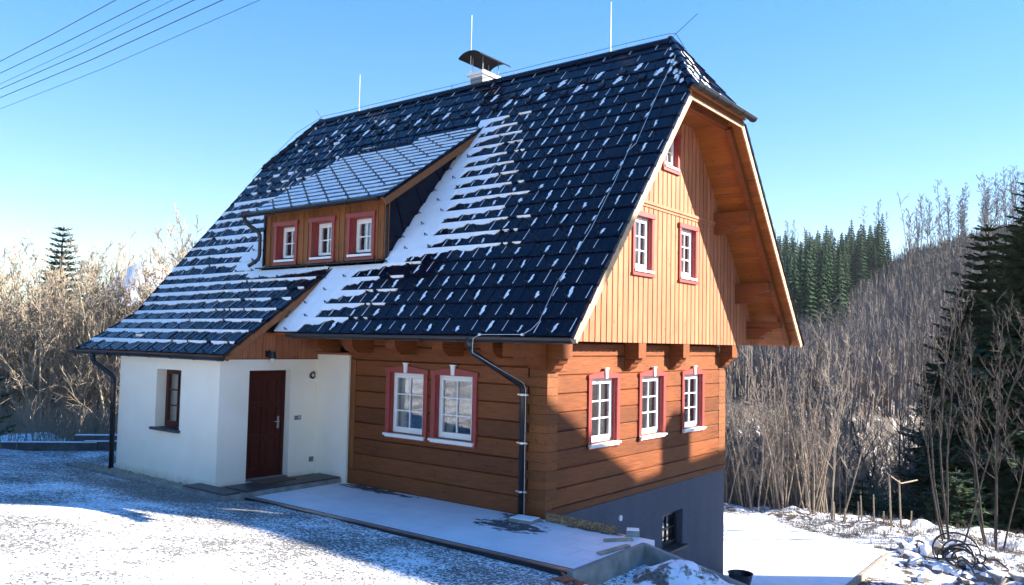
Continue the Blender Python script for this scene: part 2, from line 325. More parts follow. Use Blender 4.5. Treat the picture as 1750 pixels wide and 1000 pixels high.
# ---------------- terrain ----------------
def crest_el(az):
    pts = [(-180, 1.0), (-90, 1.5), (-72, 1.5), (-55, 2.0), (-40, 4.5), (-28, 4.4), (-20, 5.0), (-15, 5.5), (-10, 6.1), (-5, 7.3), (5, 9.0), (40, 5), (90, 3), (180, 1.0)]
    for (a, e), (a2, e2) in zip(pts, pts[1:]):
        if a <= az <= a2: return lerp(e, e2, (az-a)/(a2-a))
    return 1
def H(x, y):
    d = max(0.0, -2.25-y)
    drive = (-.07+.062*smooth01(-5.6, -4.2, x)-.045*smooth01(-3, 2, x))+.105*d+.004*d*d*.5
    drive = min(drive, 2.2)
    # fall to the lower garden on the north-east side
    dropa = smooth01(-.05, .75, y)*smooth01(-1.0, 0.0, x+.6)
    ex = max(0.0, x-2.03)
    dd = smooth01(-7.5, -.5, y)*min(1.6, .16*ex)+(.20 if x > 2.03 and y > -2.3 else 0)*smooth01(-2.4, -1.7, y)
    z = drive-dd
    z = lerp(z, -2.58, max(dropa, smooth01(2.2, 5.2, y+.30*max(0, x-4.5))*smooth01(-1, .5, x)) if x > -1.2 else 0)
    # back of the house, north-west
    if y > 7.4:
        z = lerp(z, -2.58, smooth01(-9, -5, x))
    # lower garden relief
    if z < -1.5:
        k = smooth01(2.6, 4.2, x)+smooth01(14, 16, y)
        k = min(1, k)
        z += k*(.20*noise.noise(Vector((x*.9, y*.9, 3)))+.15*noise.noise(Vector((x*2.6, y*2.6, 1)))-.10)
        z += .10*max(0, x-5.5)*smooth01(12, 20, y)*smooth01(40, 24, y)
    # fall beyond the crests
    dx, dy = x-7.7, y+10.9; r = math.hypot(dx, dy); az = math.degrees(math.atan2(dx, dy))
    if y > 0 and x > -6:
        rc = 29.0
        if r > rc: z -= .42*min(r-rc, 26)*smooth01(rc, rc+4, r)
    lf = smooth01(-15.5, -19, x)
    if lf > 0: z -= lf*.16*max(0, min(60, -15.5-x))
    if lf > 0 and y < -1: z += .22*smooth01(-13.6, -14.8, x)*smooth01(-3.4, -2.2, y)*smooth01(-19, -16.5, x)
    if r > 45:
        tz = 2.9+255*math.tan(R_(crest_el(az)))
        f = (r-75)/(255-75); f = max(0, f)
        hz = lerp(z, tz, min(1, f)**1.15) if f <= 1 else tz-(r-255)*.12
        z = lerp(z, hz, smooth01(45, 90, r))
        z += 1.5*noise.noise(Vector((x*.02, y*.02, 5)))*smooth01(80, 140, r)
    if z > -.5 and r < 40: z += .018*noise.noise(Vector((x*1.3, y*1.3, 0)))+.05*noise.noise(Vector((x*.35, y*.35, 9)))*smooth01(-3.0, -5.0, y)
    return z
g = MB(); NG = 460; A_, K_ = 4.6, 6.0
def gc(i): return A_*math.sinh(K_*(2*i/(NG-1)-1))
xs = [1.5+gc(i) for i in range(NG)]; ys = [-2.0+gc(i) for i in range(NG)]
for j in range(NG):
    for i in range(NG): g.v.append((xs[i], ys[j], H(xs[i], ys[j])))
for j in range(NG-1):
    for i in range(NG-1):
        a = j*NG+i; g.f.append((a, a+1, a+NG+1, a+NG)); g.mi.append(0)
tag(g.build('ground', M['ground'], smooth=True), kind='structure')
# distant snow mountain behind the left wood
g = MB(); n_ = 60
for j in range(2):
    pass
for k in range(n_+1):
    az = lerp(-80, -48, k/n_); 
    el = 4.6*math.exp(-((az+62.3)/3.6)**2)+.7+.25*noise.noise(Vector((az*.35, 0, 0)))
    for q in range(9):
        f = q/8; r = lerp(560, 860, f)
        z = 2.9+math.tan(R_(max(.2, el)))*770*(math.sin(f*math.pi*.78)**1.2) - 9
        z += 5*noise.noise(Vector((az*.5, f*3, 2)))
        g.v.append((7.7+r*math.sin(R_(az)), -10.9+r*math.cos(R_(az)), z))
for k in range(n_):
    for q in range(8):
        a = k*9+q; g.f.append((a, a+9, a+10, a+1)); g.mi.append(0)
tag(g.build('hills', M['farsnow'], smooth=True), kind='structure')

# paving and terrace
g = MB(); g.box((-4.99, -2.12, -.12), (2.0, .0, .0)); tag(g.build('paving', M['paving']), kind='structure')
g = MB()
poly = [(-3.5, 7.36), (2.35, 7.36), (2.45, 8.8), (2.33, 12.36), (1.5, 12.6), (.2, 13.3), (-1.2, 13.9), (-3.5, 14.2)]
poly = [(-3.5, 7.36), (.2, 7.36), (.2, 1.2), (2.2, 1.2), (2.35, 7.36), (2.42, 8.8), (2.33, 12.3), (1.7, 12.75), (.9, 13.1), (.1, 13.4), (-1.2, 14.0), (-3.5, 14.3)]
g.prism(poly, -2.62, -2.47, lambda u, v, w: (u, v, w)); tag(g.build('terrace', M['snow']), kind='structure')

# ---------------- chalet ----------------
W = 7.309; XB = .315; VX = 1.383; ZE = 2.989; GE = 1.384; SL = 1.2118; HZ = 7.62; RZ = 9.09
house = thing('chalet', 'timber chalet with black metal roof, white plaster porch annex and red trimmed windows', 'house')
FR = lambda u, v, w_: (u, -w_, v)            # front wall frame: u=x, v=z, w=outward (-y)
GB = lambda u, v, w_: (w_, u, v)             # gable frame: u=y, v=z, w=outward (+x)

win_front = [(-3.80, -2.70), (-2.60, -1.50)]
win_gable = [(1.24, 2.33), (3.09, 4.20), (4.97, 6.08)]
WZ0, WZ1 = 1.12, 2.27
def log_piece(mb, u0, u1, z0, z1, tf, base0, base1, dep=.2, c=.016, prd=0.0):
    """one squared log, chamfered where it meets the next"""
    b0 = c if abs(z0-base0) < 1e-4 else 0; b1 = c if abs(z1-base1) < 1e-4 else 0
    prof = [(-dep, z0), (-b0, z0), (prd, z0+b0), (prd, z1-b1), (-b1, z1), (-dep, z1)]
    n = len(prof)
    vs = [tf(u0, v, w_) for w_, v in prof]+[tf(u1, v, w_) for w_, v in prof]
    mb.add(vs, [tuple(range(n)), tuple(range(2*n-1, n-1, -1))]+[(i, n+i, n+(i+1) % n, (i+1) % n) for i in range(n)])
def log_wall(mb, u0, u1, levels, tf, opens, oz0, oz1, seed):
    rr = random.Random(seed)
    for z0, z1 in zip(levels, levels[1:]):
        a, b_ = z0+.004, z1-.004
        prd = rr.uniform(-.004, .004)
        if b_ <= oz0 or a >= oz1: log_piece(mb, u0, u1, a, b_, tf, a, b_, prd=prd); continue
        edges = [u0]
        for p, q in opens: edges += [p, q]
        edges.append(u1)
        for p, q in zip(edges[::2], edges[1::2]): log_piece(mb, p, q, a, b_, tf, a, b_, prd=prd)
        for p, q in opens:
            if a < oz0: log_piece(mb, p, q, a, oz0, tf, a, b_, prd=prd)
            if b_ > oz1: log_piece(mb, p, q, oz1, b_, tf, a, b_, prd=prd)
fl = [0, .30]+[.30+.311*k for k in range(1, 8)]+[2.76, 3.05]
gll = [0, .14]+[.14+.3155*k for k in range(1, 9)]+[2.90]
of = [(a+.10, b_-.10) for a, b_ in win_front]; og = [(a+.10, b_-.10) for a, b_ in win_gable]
mb = MB(); log_wall(mb, -4.70, -.40, fl[1:-1], FR, of, WZ0, WZ1, 1)
log_piece(mb, -4.86, -.006, 0, .296, FR, 0, .296); log_piece(mb, -5.84, 0, 2.765, 3.4, FR, 2.765, 3.4, prd=.012)
log_piece(mb, -4.86, -.0, 2.48, 2.755, FR, 2.48, 2.755, prd=.010)
mb.build('log_wall', M['log_front'], house, recalc=True)
mb = MB(); mb.box((-4.86, .30, -.15), (-4.705, 2.476, .012), FR); mb.build('corner_post', M['dormer_wood'], house)
mb = MB(); log_wall(mb, .31, 6.94, gll[1:], GB, og, WZ0, WZ1, 2); log_piece(mb, .012, W, 0.0, .136, GB, 0, .136)
mb.build('log_wall', M['log_gable'], house, recalc=True)
# interlocked corner log ends, staggered between the two faces
mb = MB(); rr = random.Random(4)
k = 0; z = .145
while z < 2.72:
    z1 = min(z+.155, 2.75); j = .03*(1 if k % 2 else -1)
    lng = .40 if k % 2 else .36
    mb.add([(-lng, -.006-.003*(k % 2), z+.003), (.004+.003*(k % 2), -.006-.003*(k % 2), z+.003-j*.5), (.004+.003*(k % 2), .305+.02*(k % 2), z+.003), (-lng, .2, z+.003),
            (-lng, -.006-.003*(k % 2), z1-.003), (.004+.003*(k % 2), -.006-.003*(k % 2), z1-.003-j*.5*-1), (.004+.003*(k % 2), .305+.02*(k % 2), z1-.003), (-lng, .2, z1-.003)],
           [(0,3,2,1),(4,5,6,7),(0,1,5,4),(1,2,6,5),(2,3,7,6),(3,0,4,7)])
    z = z1; k += 1
mb.build('corner_joint', M['log_end'], house, recalc=True); mb = MB()
z = .14; k = 0
while z < 2.72:
    z1 = min(z+.1577, 2.75); mb.box((-.3, 6.945, z+.003), (.004+.003*(k % 2), W+.004*(k % 2), z1-.003)); z = z1; k += 1
mb.build('corner_joint', M['log_end'], house, recalc=True)
# inner house shell (walls out of view, floor slabs) and basement
mb = MB()
mb.box((-11.2, W-.2, 0), (-.2, W, 3.2)); mb.box((-11.2, .2, 0), (-11.0, W-.2, 3.0)); mb.box((-11.2, .0, 0), (-5.9, .2, 3.05))
mb.build('back_wall', M['log_front'], house)
mb = MB(); ox0, ox1, oz0, oz1 = 4.19, 5.12, -1.33, -.58
mb.box((-.25, .0, -3.0), (-.012, ox0, -.004)); mb.box((-.25, ox1, -3.0), (-.012, W-.01, -.004)); mb.box((-.25, ox0, -3.0), (-.012, ox1, oz0)); mb.box((-.25, ox0, oz1), (-.012, ox1, -.004))
mb.box((-11.1, W-.26, -3.0), (-.25, W-.01, -.004)); mb.box((-11.1, .02, -3.0), (-.25, .25, -.004))
mb.build('basement_wall', M['basement'], house)
# rooms
mb = MB()
mb.box((-10.8, .9, .05), (-.9, .95, 2.7)); mb.box((-.95, .95, .05), (-.9, 6.8, 2.7)); mb.box((-10.8, .21, .0), (-.21, 6.9, .05)); mb.box((-10.8, .21, 2.7), (-.21, 6.9, 2.78))
mb.prism([(.3, 3.3), (7.0, 3.3), (4.6, 7.2), (2.7, 7.2)], -.75, -.7, lambda u, v, w_: (w_, u, v)); mb.box((-.75, .0, 3.2), (.2, 7.3, 3.3)); mb.box((-.75, 1.6, 5.55), (.2, 6, 5.62))
mb.box((-7.6, .75, 4.4), (-3.7, .8, 5.6)); mb.box((-9.4, -1.6, .1), (-6.3, -1.55, 2.4)); mb.box((-.9, 3.6, -2.4), (-.85, 5.8, -.1))
mb.build('interior', M['inside'], house)

def window(tf, u0, u1, v0, v1, cols, rows, style, parent=house, fm='white', rec=.07, curtain=None):
    """house > window (white casement) > surround, pane, sill, keystone, curtain"""
    t_ = .10
    if style == 'arch': o0, o1, p0, p1 = u0+t_, u1-t_, WZ0, WZ1
    elif style == 'flat': o0, o1, p0, p1 = u0+t_*.8, u1-t_*.8, v0+.05, v1-.09
    else: o0, o1, p0, p1 = u0, u1, v0, v1
    fr = MB(); fw = .05; sw = .055
    def ring(a, b_, c, d, t1, w0, w1):
        fr.box((a, c, w0), (a+t1, d, w1), tf); fr.box((b_-t1, c, w0), (b_, d, w1), tf)
        fr.box((a+t1, c, w0), (b_-t1, c+t1, w1), tf); fr.box((a+t1, d-t1, w0), (b_-t1, d, w1), tf)
    ring(o0, o1, p0, p1, fw, -rec-.06, -rec)
    a, b_, c, d = o0+fw, o1-fw, p0+fw, p1-fw
    ring(a, b_, c, d, sw, -rec-.05, -rec+.012)
    a += sw; b_ -= sw; c += sw; d -= sw
    mu = .024
    for k in range(1, cols):
        x = lerp(a, b_, k/cols); fr.box((x-mu/2, c, -rec-.035), (x+mu/2, d, -rec+.004), tf)
    for k in range(1, rows):
        z = lerp(c, d, k/rows); fr.box((a, z-mu/2, -rec-.034), (b_, z+mu/2, -rec+.003), tf)
    wn = fr.build('window', M[fm], parent, recalc=True)
    p = MB(); p.add([tf(a, c, -rec-.02), tf(b_, c, -rec-.02), tf(b_, d, -rec-.02), tf(a, d, -rec-.02)], [(0, 1, 2, 3)]); p.build('pane', M['glass'], wn)
    if style != 'plain':
        s = MB(); pr = .035
        if style == 'arch':
            zt = v1; 
            s.box((u0, v0-.05, -.02), (o0, p1-.0, pr), tf); s.box((o1, v0-.05, -.02), (u1, p1-.0, pr), tf)
            mid = (u0+u1)/2
            s.prism([(u0-.025, p1), (u1+.025, p1), (u1+.025, p1+.065), (mid, p1+.14), (u0-.025, p1+.065)], -.02, pr+.012, tf)
            kk = MB(); kk.prism([(mid-.033, p1+.0), (mid+.033, p1+.0), (mid+.05, p1+.17), (mid-.05, p1+.17)], pr+.014, pr+.04, tf)
            kk.prism([(mid-.062, p1+.17), (mid+.062, p1+.17), (mid+.062, p1+.19), (mid-.062, p1+.19)], pr-.01, pr+.05, tf); kk.build('keystone', M['white'], wn, recalc=True)
            s.box((o0, v0-.05, -.02), (o1, v0-.02, pr-.01), tf)
            sl_ = MB(); sl_.box((u0-.0, p0-.055, -rec), (u1-.03, p0-.015, .095), tf); sl_.box((u0+.02, p0-.085, -.01), (u1-.05, p0-.055, .06), tf); sl_.build('sill', M['white'], wn, recalc=True)
        else:
            s.box((u0, v0-.02, -.02), (o0, p1, pr), tf); s.box((o1, v0-.02, -.02), (u1, p1, pr), tf)
            s.box((u0-.03, p1, -.02), (u1+.03, v1, pr+.02), tf); s.box((u0-.015, v0-.075, -.02), (u1+.015, v0-.02, pr+.015), tf)
            sl_ = MB(); sl_.box((o0-.03, v0+.0, -rec), (o1+.03, v0+.045, .06), tf); sl_.build('sill', M['white'], wn, recalc=True)
        # reveal lining
        s.box((o0, p0, -rec+.001), (o0+.012, p1, -.003), tf); s.box((o1-.012, p0, -rec+.001), (o1, p1, -.003), tf); s.box((o0+.012, p1-.012, -rec+.001), (o1-.012, p1, -.003), tf)
        s.build('surround', M['red'], wn, recalc=True)
    if curtain:
        for side in curtain:
            cm = MB(); L = (b_-a)*.24; n = 14; x0 = a-.03 if side == 'l' else b_+.03-L
            pts = [(x0+L*i/n, -rec-.14-.018*math.sin(i*1.9)) for i in range(n+1)]
            vs = [tf(x, c-.03, w_) for x, w_ in pts]+[tf(x, d+.03, w_) for x, w_ in pts]
            cm.add(vs, [(i, i+1, n+2+i, n+1+i) for i in range(n)]); cm.build('curtain', M['curtain'], wn, smooth=True)
    return wn
for a, b_ in win_front: window(FR, a, b_, 1.06, 2.35, 2, 3, 'arch', rec=.08, curtain='l')
for a, b_ in win_gable: window(GB, a, b_, 1.06, 2.35, 2, 3, 'arch', rec=.08, curtain='lr')
GBU = lambda u, v, w_: (XB+w_, u, v)
up_wins = [(2.20, 3.02, 4.27, 5.42), (4.13, 4.98, 4.27, 5.42)]
for a, b_, c, d in up_wins: window(GBU, a, b_, c, d, 2, 3, 'flat', rec=.07, curtain='r')
window(GBU, 3.38, 4.10, 6.46, 7.24, 2, 2, 'flat', rec=.07)

# vertical gable cladding with grooves, cut to the roof line
def under(y, off=.0):
    return min(ZE+SL*(y+GE), ZE+SL*(W+GE-y), 7.66)-off
opens = [(a+.062, b_-.062, c+.04, d-.08) for a, b_, c, d in up_wins]+[(3.44, 4.04, 6.50, 7.16)]
mb = MB(); pitch = .19; y = -1.14
while y < 8.42:
    y0, y1 = y+.017, y+pitch-.017
    segs = [(2.93, None)]
    zt0, zt1 = under(y0, .13), under(y1, .13)
    # split at window openings
    cuts = [(y0, y1)]
    pieces = []
    ed = sorted(set([y0, y1]+[e for a, b_, c, d in opens for e in (a, b_) if y0 < e < y1]))
    for p, q in zip(ed, ed[1:]):
        mid = (p+q)/2; lo = 2.93
        for a, b_, c, d in sorted(opens, key=lambda o: o[2]):
            if a < mid < b_: pieces.append((p, q, lo, c, None)); lo = d
        pieces.append((p, q, lo, under(p, .13), under(q, .13)))
    for p, q, lo, h0, h1 in pieces:
        if h1 is None: h1 = h0
        if max(h0, h1) <= lo+.01: continue
        h0 = max(h0, lo+.002); h1 = max(h1, lo+.002)
        mb.add([GB(p, lo, XB-.03), GB(q, lo, XB-.03), GB(q, h1, XB-.03), GB(p, h0, XB-.03), GB(p, lo, XB), GB(q, lo, XB), GB(q, h1, XB), GB(p, h0, XB)],
               [(0,3,2,1),(4,5,6,7),(0,1,5,4),(1,2,6,5),(2,3,7,6),(3,0,4,7)])
    y += pitch
# backing sheet in strips round the openings
yy = sorted(set([-1.15, 8.46]+[e for a, b_, c, d in opens for e in (a, b_)]+[2.45, 4.86]))
for p, q in zip(yy, yy[1:]):
    mid = (p+q)/2; lo = 2.95
    spans = []
    for a, b_, c, d in sorted(opens, key=lambda o: o[2]):
        if a < mid < b_: spans.append((lo, c)); lo = d
    spans.append((lo, None))
    for s0, s1 in spans:
        h0, h1 = (under(p, .14), under(q, .14)) if s1 is None else (s1, s1)
        mb.add([GB(p, s0, XB-.06), GB(q, s0, XB-.06), GB(q, max(h1, s0), XB-.06), GB(p, max(h0, s0), XB-.06), GB(p, s0, XB-.031), GB(q, s0, XB-.031), GB(q, max(h1, s0), XB-.031), GB(p, max(h0, s0), XB-.031)],
               [(0,3,2,1),(4,5,6,7),(0,1,5,4),(1,2,6,5),(2,3,7,6),(3,0,4,7)])
mb.build('gable_cladding', M['clad'], house, recalc=True)
mb = MB(); mb.box((1.75, 5.60, XB), (6.05, 5.66, XB+.045), GB); mb.box((1.75, 5.545, XB), (6.05, 5.60, XB+.02), GB); mb.build('ledge', M['clad'], house)
# cantilevered ceiling beams under the gable and stepped brackets below each
for yc in (.115, 2.665, 4.56, 7.115):
    y0, y1 = yc-.145, yc+.145
    mb = MB(); mb.prism([(0, 2.64), (.30, 2.64), (.30, 2.925), (0, 2.925)], y0, y1, lambda u, v, w_: (u+.012, w_, v))
    mb.prism([(0, 2.40), (.07, 2.42), (.13, 2.47), (.155, 2.54), (.20, 2.55), (.235, 2.60), (.24, 2.637), (0, 2.637)], y0+.015, y1-.015, lambda u, v, w_: (u+.004, w_, v))
    mb.build('beam_end', M['beam_x'], house, recalc=True)
for xc in (-5.35, -4.33, -3.15, -1.97, -.85):
    mb = MB(); x0, x1 = xc-.13, xc+.13; top = 3.02
    mb.prism([(.0, 2.62), (.42, 2.62), (.45, 2.66), (.50, 2.67), (.56, 2.74), (.58, 2.82), (.58, top+.40), (0, top+.40)], x0, x1, lambda u, v, w_: (w_, -u, v))
    mb.build('beam_end', M['beam_y'], house, recalc=True)
mb = MB(); mb.box((-.28, -.86, 2.665), (.0, -.014, 2.92)); mb.prism([(0, 2.45), (.12, 2.46), (.2, 2.54), (.24, 2.66), (0, 2.66)], -.27, -.01, lambda u, v, w_: (w_, -u-.014, v)); mb.build('beam_end', M['beam_y'], house, recalc=True)
mb = MB(); mb.box((-11.2, -.62, 3.02+.0), (.30, -.60, 3.03)); 

# ---------------- roof ----------------
TH = math.atan(SL); cs, sn_ = math.cos(TH), math.sin(TH)
def PM(x, s, h=0.0): return (x, -GE+s*cs-h*sn_, ZE+s*sn_+h*cs)          # front slope
def PB(x, s, h=0.0): return (x, W+GE-s*cs+h*sn_, ZE+s*sn_+h*cs)         # back slope
STOT = (RZ-ZE)/sn_; NR = 23; DS = STOT/NR
XL, XR = -11.57, VX
sH = (HZ-ZE)/sn_
def xlim(s):
    if s <= sH: return XL, XR
    f = (s-sH)/(STOT-sH); return lerp(XL, -10.66, f), lerp(XR, .34, f)
TW = .615
def xr_cat(z): return lerp(-5.62, -5.12, (z-2.54)/1.775)
def yc_cat(x, z):
    y_r = (z-4.6)/.85
    if x > -7.75: return y_r
    y_main = (z-ZE)/SL-GE
    yl = -2.38+(z-2.54)*(1.38/.89) if z < 3.43 else y_main
    yl = max(yl, -2.42) ; return lerp(y_r, max(yl, y_r) if z < 3.43 else y_main, min(1, (-7.75-x)/3.82))
NC = 8; DZC = 1.775/NC
def PC(x, s, h=0.0):   # catslide; s in rows
    z = 2.54+s*DZC; y = yc_cat(x, z); return (x, y-h*.65, z+h*.76)
# dormer roof plane
DX0, DX1 = -7.80, -3.60; DYE, DZE, DYT, DZT = -.52, 5.60, 2.43, 7.61
dsl = math.atan2(DZT-DZE, DYT-DYE); DLEN = math.hypot(DZT-DZE, DYT-DYE)
def PD(x, s, h=0.0): return (x, DYE+s*math.cos(dsl)-h*math.sin(dsl), DZE+s*math.sin(dsl)+h*math.cos(dsl))
roof_rnd = random.Random(11)
hooks = []     # (pos fn, x, s)
def courses(mb, PF, nrows, ds, xl, tw, lift=.026, seams=True, stagger=True, phase=0.0, skip=None, hookf=None):
    for r in range(nrows):
        s0, s1 = r*ds, (r+1)*ds
        xa0, xb0 = xl(s0); xa1, xb1 = xl(s1)
        off = (tw/2 if (stagger and r % 2) else 0)+phase
        k0 = math.floor((xa0-off)/tw); xs_ = [xa0]
        x = off+(k0+1)*tw
        while x < xb0-.03:
            if x > xa0+.03: xs_.append(x)
            x += tw
        xs_.append(xb0)
        for i, (p, q) in enumerate(zip(xs_, xs_[1:])):
            if skip and skip((p+q)/2, s0): continue
            jit = roof_rnd.uniform(-.004, .004); lj = roof_rnd.uniform(0, .006)
            def cl(x_): return min(max(x_, xa1), xb1)
            g_ = .004
            A = [PF(p+g_, s0+jit-.012, lift+lj), PF(q-g_, s0+jit-.012, lift+lj), PF(cl(q)-g_, s1+.01, .006+lj), PF(cl(p)+g_, s1+.01, .006+lj)]
            B = [PF(p+g_, s0+jit-.012, -.002), PF(q-g_, s0+jit-.012, -.002)]
            mb.add(A+B, [(0, 1, 2, 3), (4, 5, 1, 0)])
            # turned-up ribs at the joint and in the middle
            if seams:
                for xx, hw, hh_ in ((p+.012, .009, .018), (lerp(p, q, .36), .006, .008), (lerp(p, q, .68), .006, .008)):
                    c0 = cl(xx)
                    mb.add([PF(xx-hw, s0-.012, lift+.002), PF(xx, s0-.012, lift+hh_), PF(xx+hw, s0-.012, lift+.002), PF(c0+hw, s1-.005, .01), PF(c0, s1-.005, .01+hh_), PF(c0-hw, s1-.005, .01)],
                           [(0, 1, 4, 5), (1, 2, 3, 4)])
            if hookf and (q-p) > tw*.8: hookf((p+q)/2, r, s0)
main_h, cat_h, dor_h = [], [], []
K5 = (4.315-ZE)/sn_
def skip_main(x, s):
    z = ZE+s*sn_
    return z < 4.30 and x < xr_cat(max(z, 2.54))-.28
mb = MB()
# rows near the eave start right of the catslide
def xl_main(s):
    a, b_ = xlim(s); z = ZE+s*sn_
    if z < 4.30: a = xr_cat(z)-.30
    return a, b_
courses(mb, PM, NR, DS, xl_main, TW, phase=.08, hookf=lambda x, r, s: main_h.append((x, r, s)))
courses(mb, PC, NC, 1.0, lambda s: (XL, xr_cat(2.54+min(s, NC)*DZC)), TW, phase=.2, hookf=lambda x, r, s: cat_h.append((x, r, s)))
# ridge and hip caps
for k in range(30):
    x0 = lerp(-10.7, .34, k/30); x1 = lerp(-10.7, .34, (k+1)/30)+.05
    r0, r1 = .10, .115
    ring0 = [(x0, W/2+r1*1.0*math.sin(a)*1.25, RZ-.06+r1*math.cos(a)*1.0) for a in (-1.9, -1.2, -.6, 0, .6, 1.2, 1.9)]
    ring1 = [(x1, W/2+r0*1.0*math.sin(a)*1.25, RZ-.045+r0*math.cos(a)*1.0) for a in (-1.9, -1.2, -.6, 0, .6, 1.2, 1.9)]
    mb.add(ring1+ring0, [(i, i+1, 8+i, 7+i) for i in range(6)]+[(0, 1, 2, 3, 4, 5, 6), tuple(range(13, 6, -1))])
for (a, b_) in (((VX, 2.44, HZ), (.34, W/2, RZ)), ((VX, W-2.44, HZ), (.34, W/2, RZ)), ((XL, 2.44, HZ), (-10.68, W/2, RZ)), ((XL, W-2.44, HZ), (-10.68, W/2, RZ))):
    a, b_ = Vector(a), Vector(b_)
    for k in range(7):
        p, q = a.lerp(b_, k/7), a.lerp(b_, (k+1)/7+.03); mb.tube([p, q], [.10, .075], 7)
# back slope, half hips
courses(mb, PB, NR, DS, xlim, 3.2, seams=False)
def half_hip(sgn):
    if sgn > 0: A0 = Vector((VX+.09, 2.38, HZ-.02)); A1 = Vector((VX+.09, W-2.38, HZ-.02)); T = Vector((.34, W/2, RZ))
    else: A1 = Vector((XL-.09, 2.38, HZ-.02)); A0 = Vector((XL-.09, W-2.38, HZ-.02)); T = Vector((-10.68, W/2, RZ))
    nrm = (A1-A0).cross(T-A0).normalized(); n = 6
    for k in range(n):
        f0, f1 = k/n, (k+1)/n
        p0, p1 = A0.lerp(T, f0), A1.lerp(T, f0); q0, q1 = A0.lerp(T, f1), A1.lerp(T, f1)
        mb.add([p0+nrm*.028, p1+nrm*.028, q1+nrm*.006, q0+nrm*.006, p0, p1], [(0, 1, 2, 3), (4, 5, 1, 0)])
        L = (p1-p0).length; m_ = max(1, int(L/.6))
        for i in range(m_):
            c = p0.lerp(p1, (i+.5*(k % 2)+.25)/m_); d = c+(T-(A0+A1)/2)/n*.95; u_ = (p1-p0).normalized()*.008
            if k < n-1: mb.add([c-u_+nrm*.03, c+nrm*.048, c+u_+nrm*.03, d+u_+nrm*.01, d+nrm*.026, d-u_+nrm*.01], [(0, 1, 4, 5), (1, 2, 3, 4)])
    return A0, A1, T, nrm
hhA = half_hip(1); half_hip(-1)
# verge end caps along the gable edges (folded black metal, one per course)
for PF in (PM, PB):
    for r in range(NR):
        s0, s1 = r*DS, (r+1)*DS
        if s1 > sH+.05: break
        for X, d in ((XR, 1), (XL, -1)):
            if X == XL and PF is PM and ZE+s0*sn_ < 3.4: continue
            vs = [PF(X, s0-.03, .035), PF(X, s1+.0, .012), PF(X, s1+.0, -.018), PF(X, s0-.03, -.035), PF(X+.022*d, s0-.03, .035), PF(X+.022*d, s1, .012), PF(X+.022*d, s1, -.018), PF(X+.022*d, s0-.03, -.035)]
            mb.add(vs, [(0, 1, 2, 3), (4, 7, 6, 5), (0, 4, 5, 1), (3, 2, 6, 7), (0, 3, 7, 4)])
for r in range(NC):
    for X, d in ((None, 1), (XL, -1)):
        x0 = xr_cat(2.54+r*DZC) if X is None else X; x1 = xr_cat(2.54+(r+1)*DZC) if X is None else X
        vs = [PC(x0, r-.05, .035), PC(x1, r+1, .012), PC(x1, r+1, -.02), PC(x0, r-.05, -.04)]; vs2 = [(a+.022*d, b_, c) for a, b_, c in vs]
        mb.add(vs+vs2, [(0, 1, 2, 3), (4, 7, 6, 5), (0, 4, 5, 1), (3, 2, 6, 7), (0, 3, 7, 4)])
roof = mb.build('roof', M['tile'], house, recalc=False)
# roof deck / soffit boards
mb = MB()
def slab(pts_top, d, mi=0):
    pt = [Vector(p) for p in pts_top]; nrm = (pt[1]-pt[0]).cross(pt[2]-pt[0]).normalized()
    if nrm.z < 0: nrm = -nrm
    lo = [p-nrm*d for p in pt]; n = len(pt)
    mb.add(pt+lo, [tuple(range(n)), tuple(range(2*n-1, n-1, -1))]+[(i, n+i, n+(i+1) % n, (i+1) % n) for i in range(n)])
e = .02
slab([PM(-5.75, .0, -.012), PM(XR-.03, .0, -.012), PM(XR-.03, sH, -.012), PM(.33, STOT-.03, -.012), PM(-10.6, STOT-.03, -.012), PM(XL+.03, sH, -.012), PM(XL+.03, K5-1.0, -.012), PM(-5.75, K5-1.0, -.012)], .07)
slab([PB(XL+.03, .0, -.012), PB(XR-.03, .0, -.012), PB(XR-.03, sH, -.012), PB(.33, STOT-.03, -.012), PB(-10.6, STOT-.03, -.012), PB(XL+.03, sH, -.012)], .07)
A0, A1, T, nrm = hhA
slab([A0-nrm*.012-Vector((.03, 0, 0)), A1-nrm*.012-Vector((.03, 0, 0)), T-nrm*.012-Vector((.05, 0, .03))], .05)
slab([(VX-.1, 2.40, 7.57), (VX-.1, W-2.40, 7.57), (-.2, W-2.40, 7.57), (-.2, 2.40, 7.57)], .04)
# catslide deck
for xa, xb in ((XL+.03, -9.8), (-9.8, -7.75), (-7.75, -5.64)):
    for r0, r1 in ((0, 4), (4, 8)):
        q = lambda r: min(xb, xr_cat(2.54+r*DZC)-.02) if xb > -6 else xb
        xb0, xb1 = (xr_cat(2.54+r0*DZC)-.02, xr_cat(2.54+r1*DZC)-.02) if xb > -6 else (xb, xb)
        P_ = [PC(xa, r0, -.012), PC(xb0, r0, -.012), PC(xb1, r1, -.012), PC(xa, r1, -.012)]
        L_ = [(a, b_+.045, c-.055) for a, b_, c in P_]
        mb.add(P_+L_, [(0, 1, 2, 3), (7, 6, 5, 4), (0, 4, 5, 1), (1, 5, 6, 2), (3, 2, 6, 7), (0, 3, 7, 4)])
mb.build('soffit', M['soffit'], house, recalc=True)
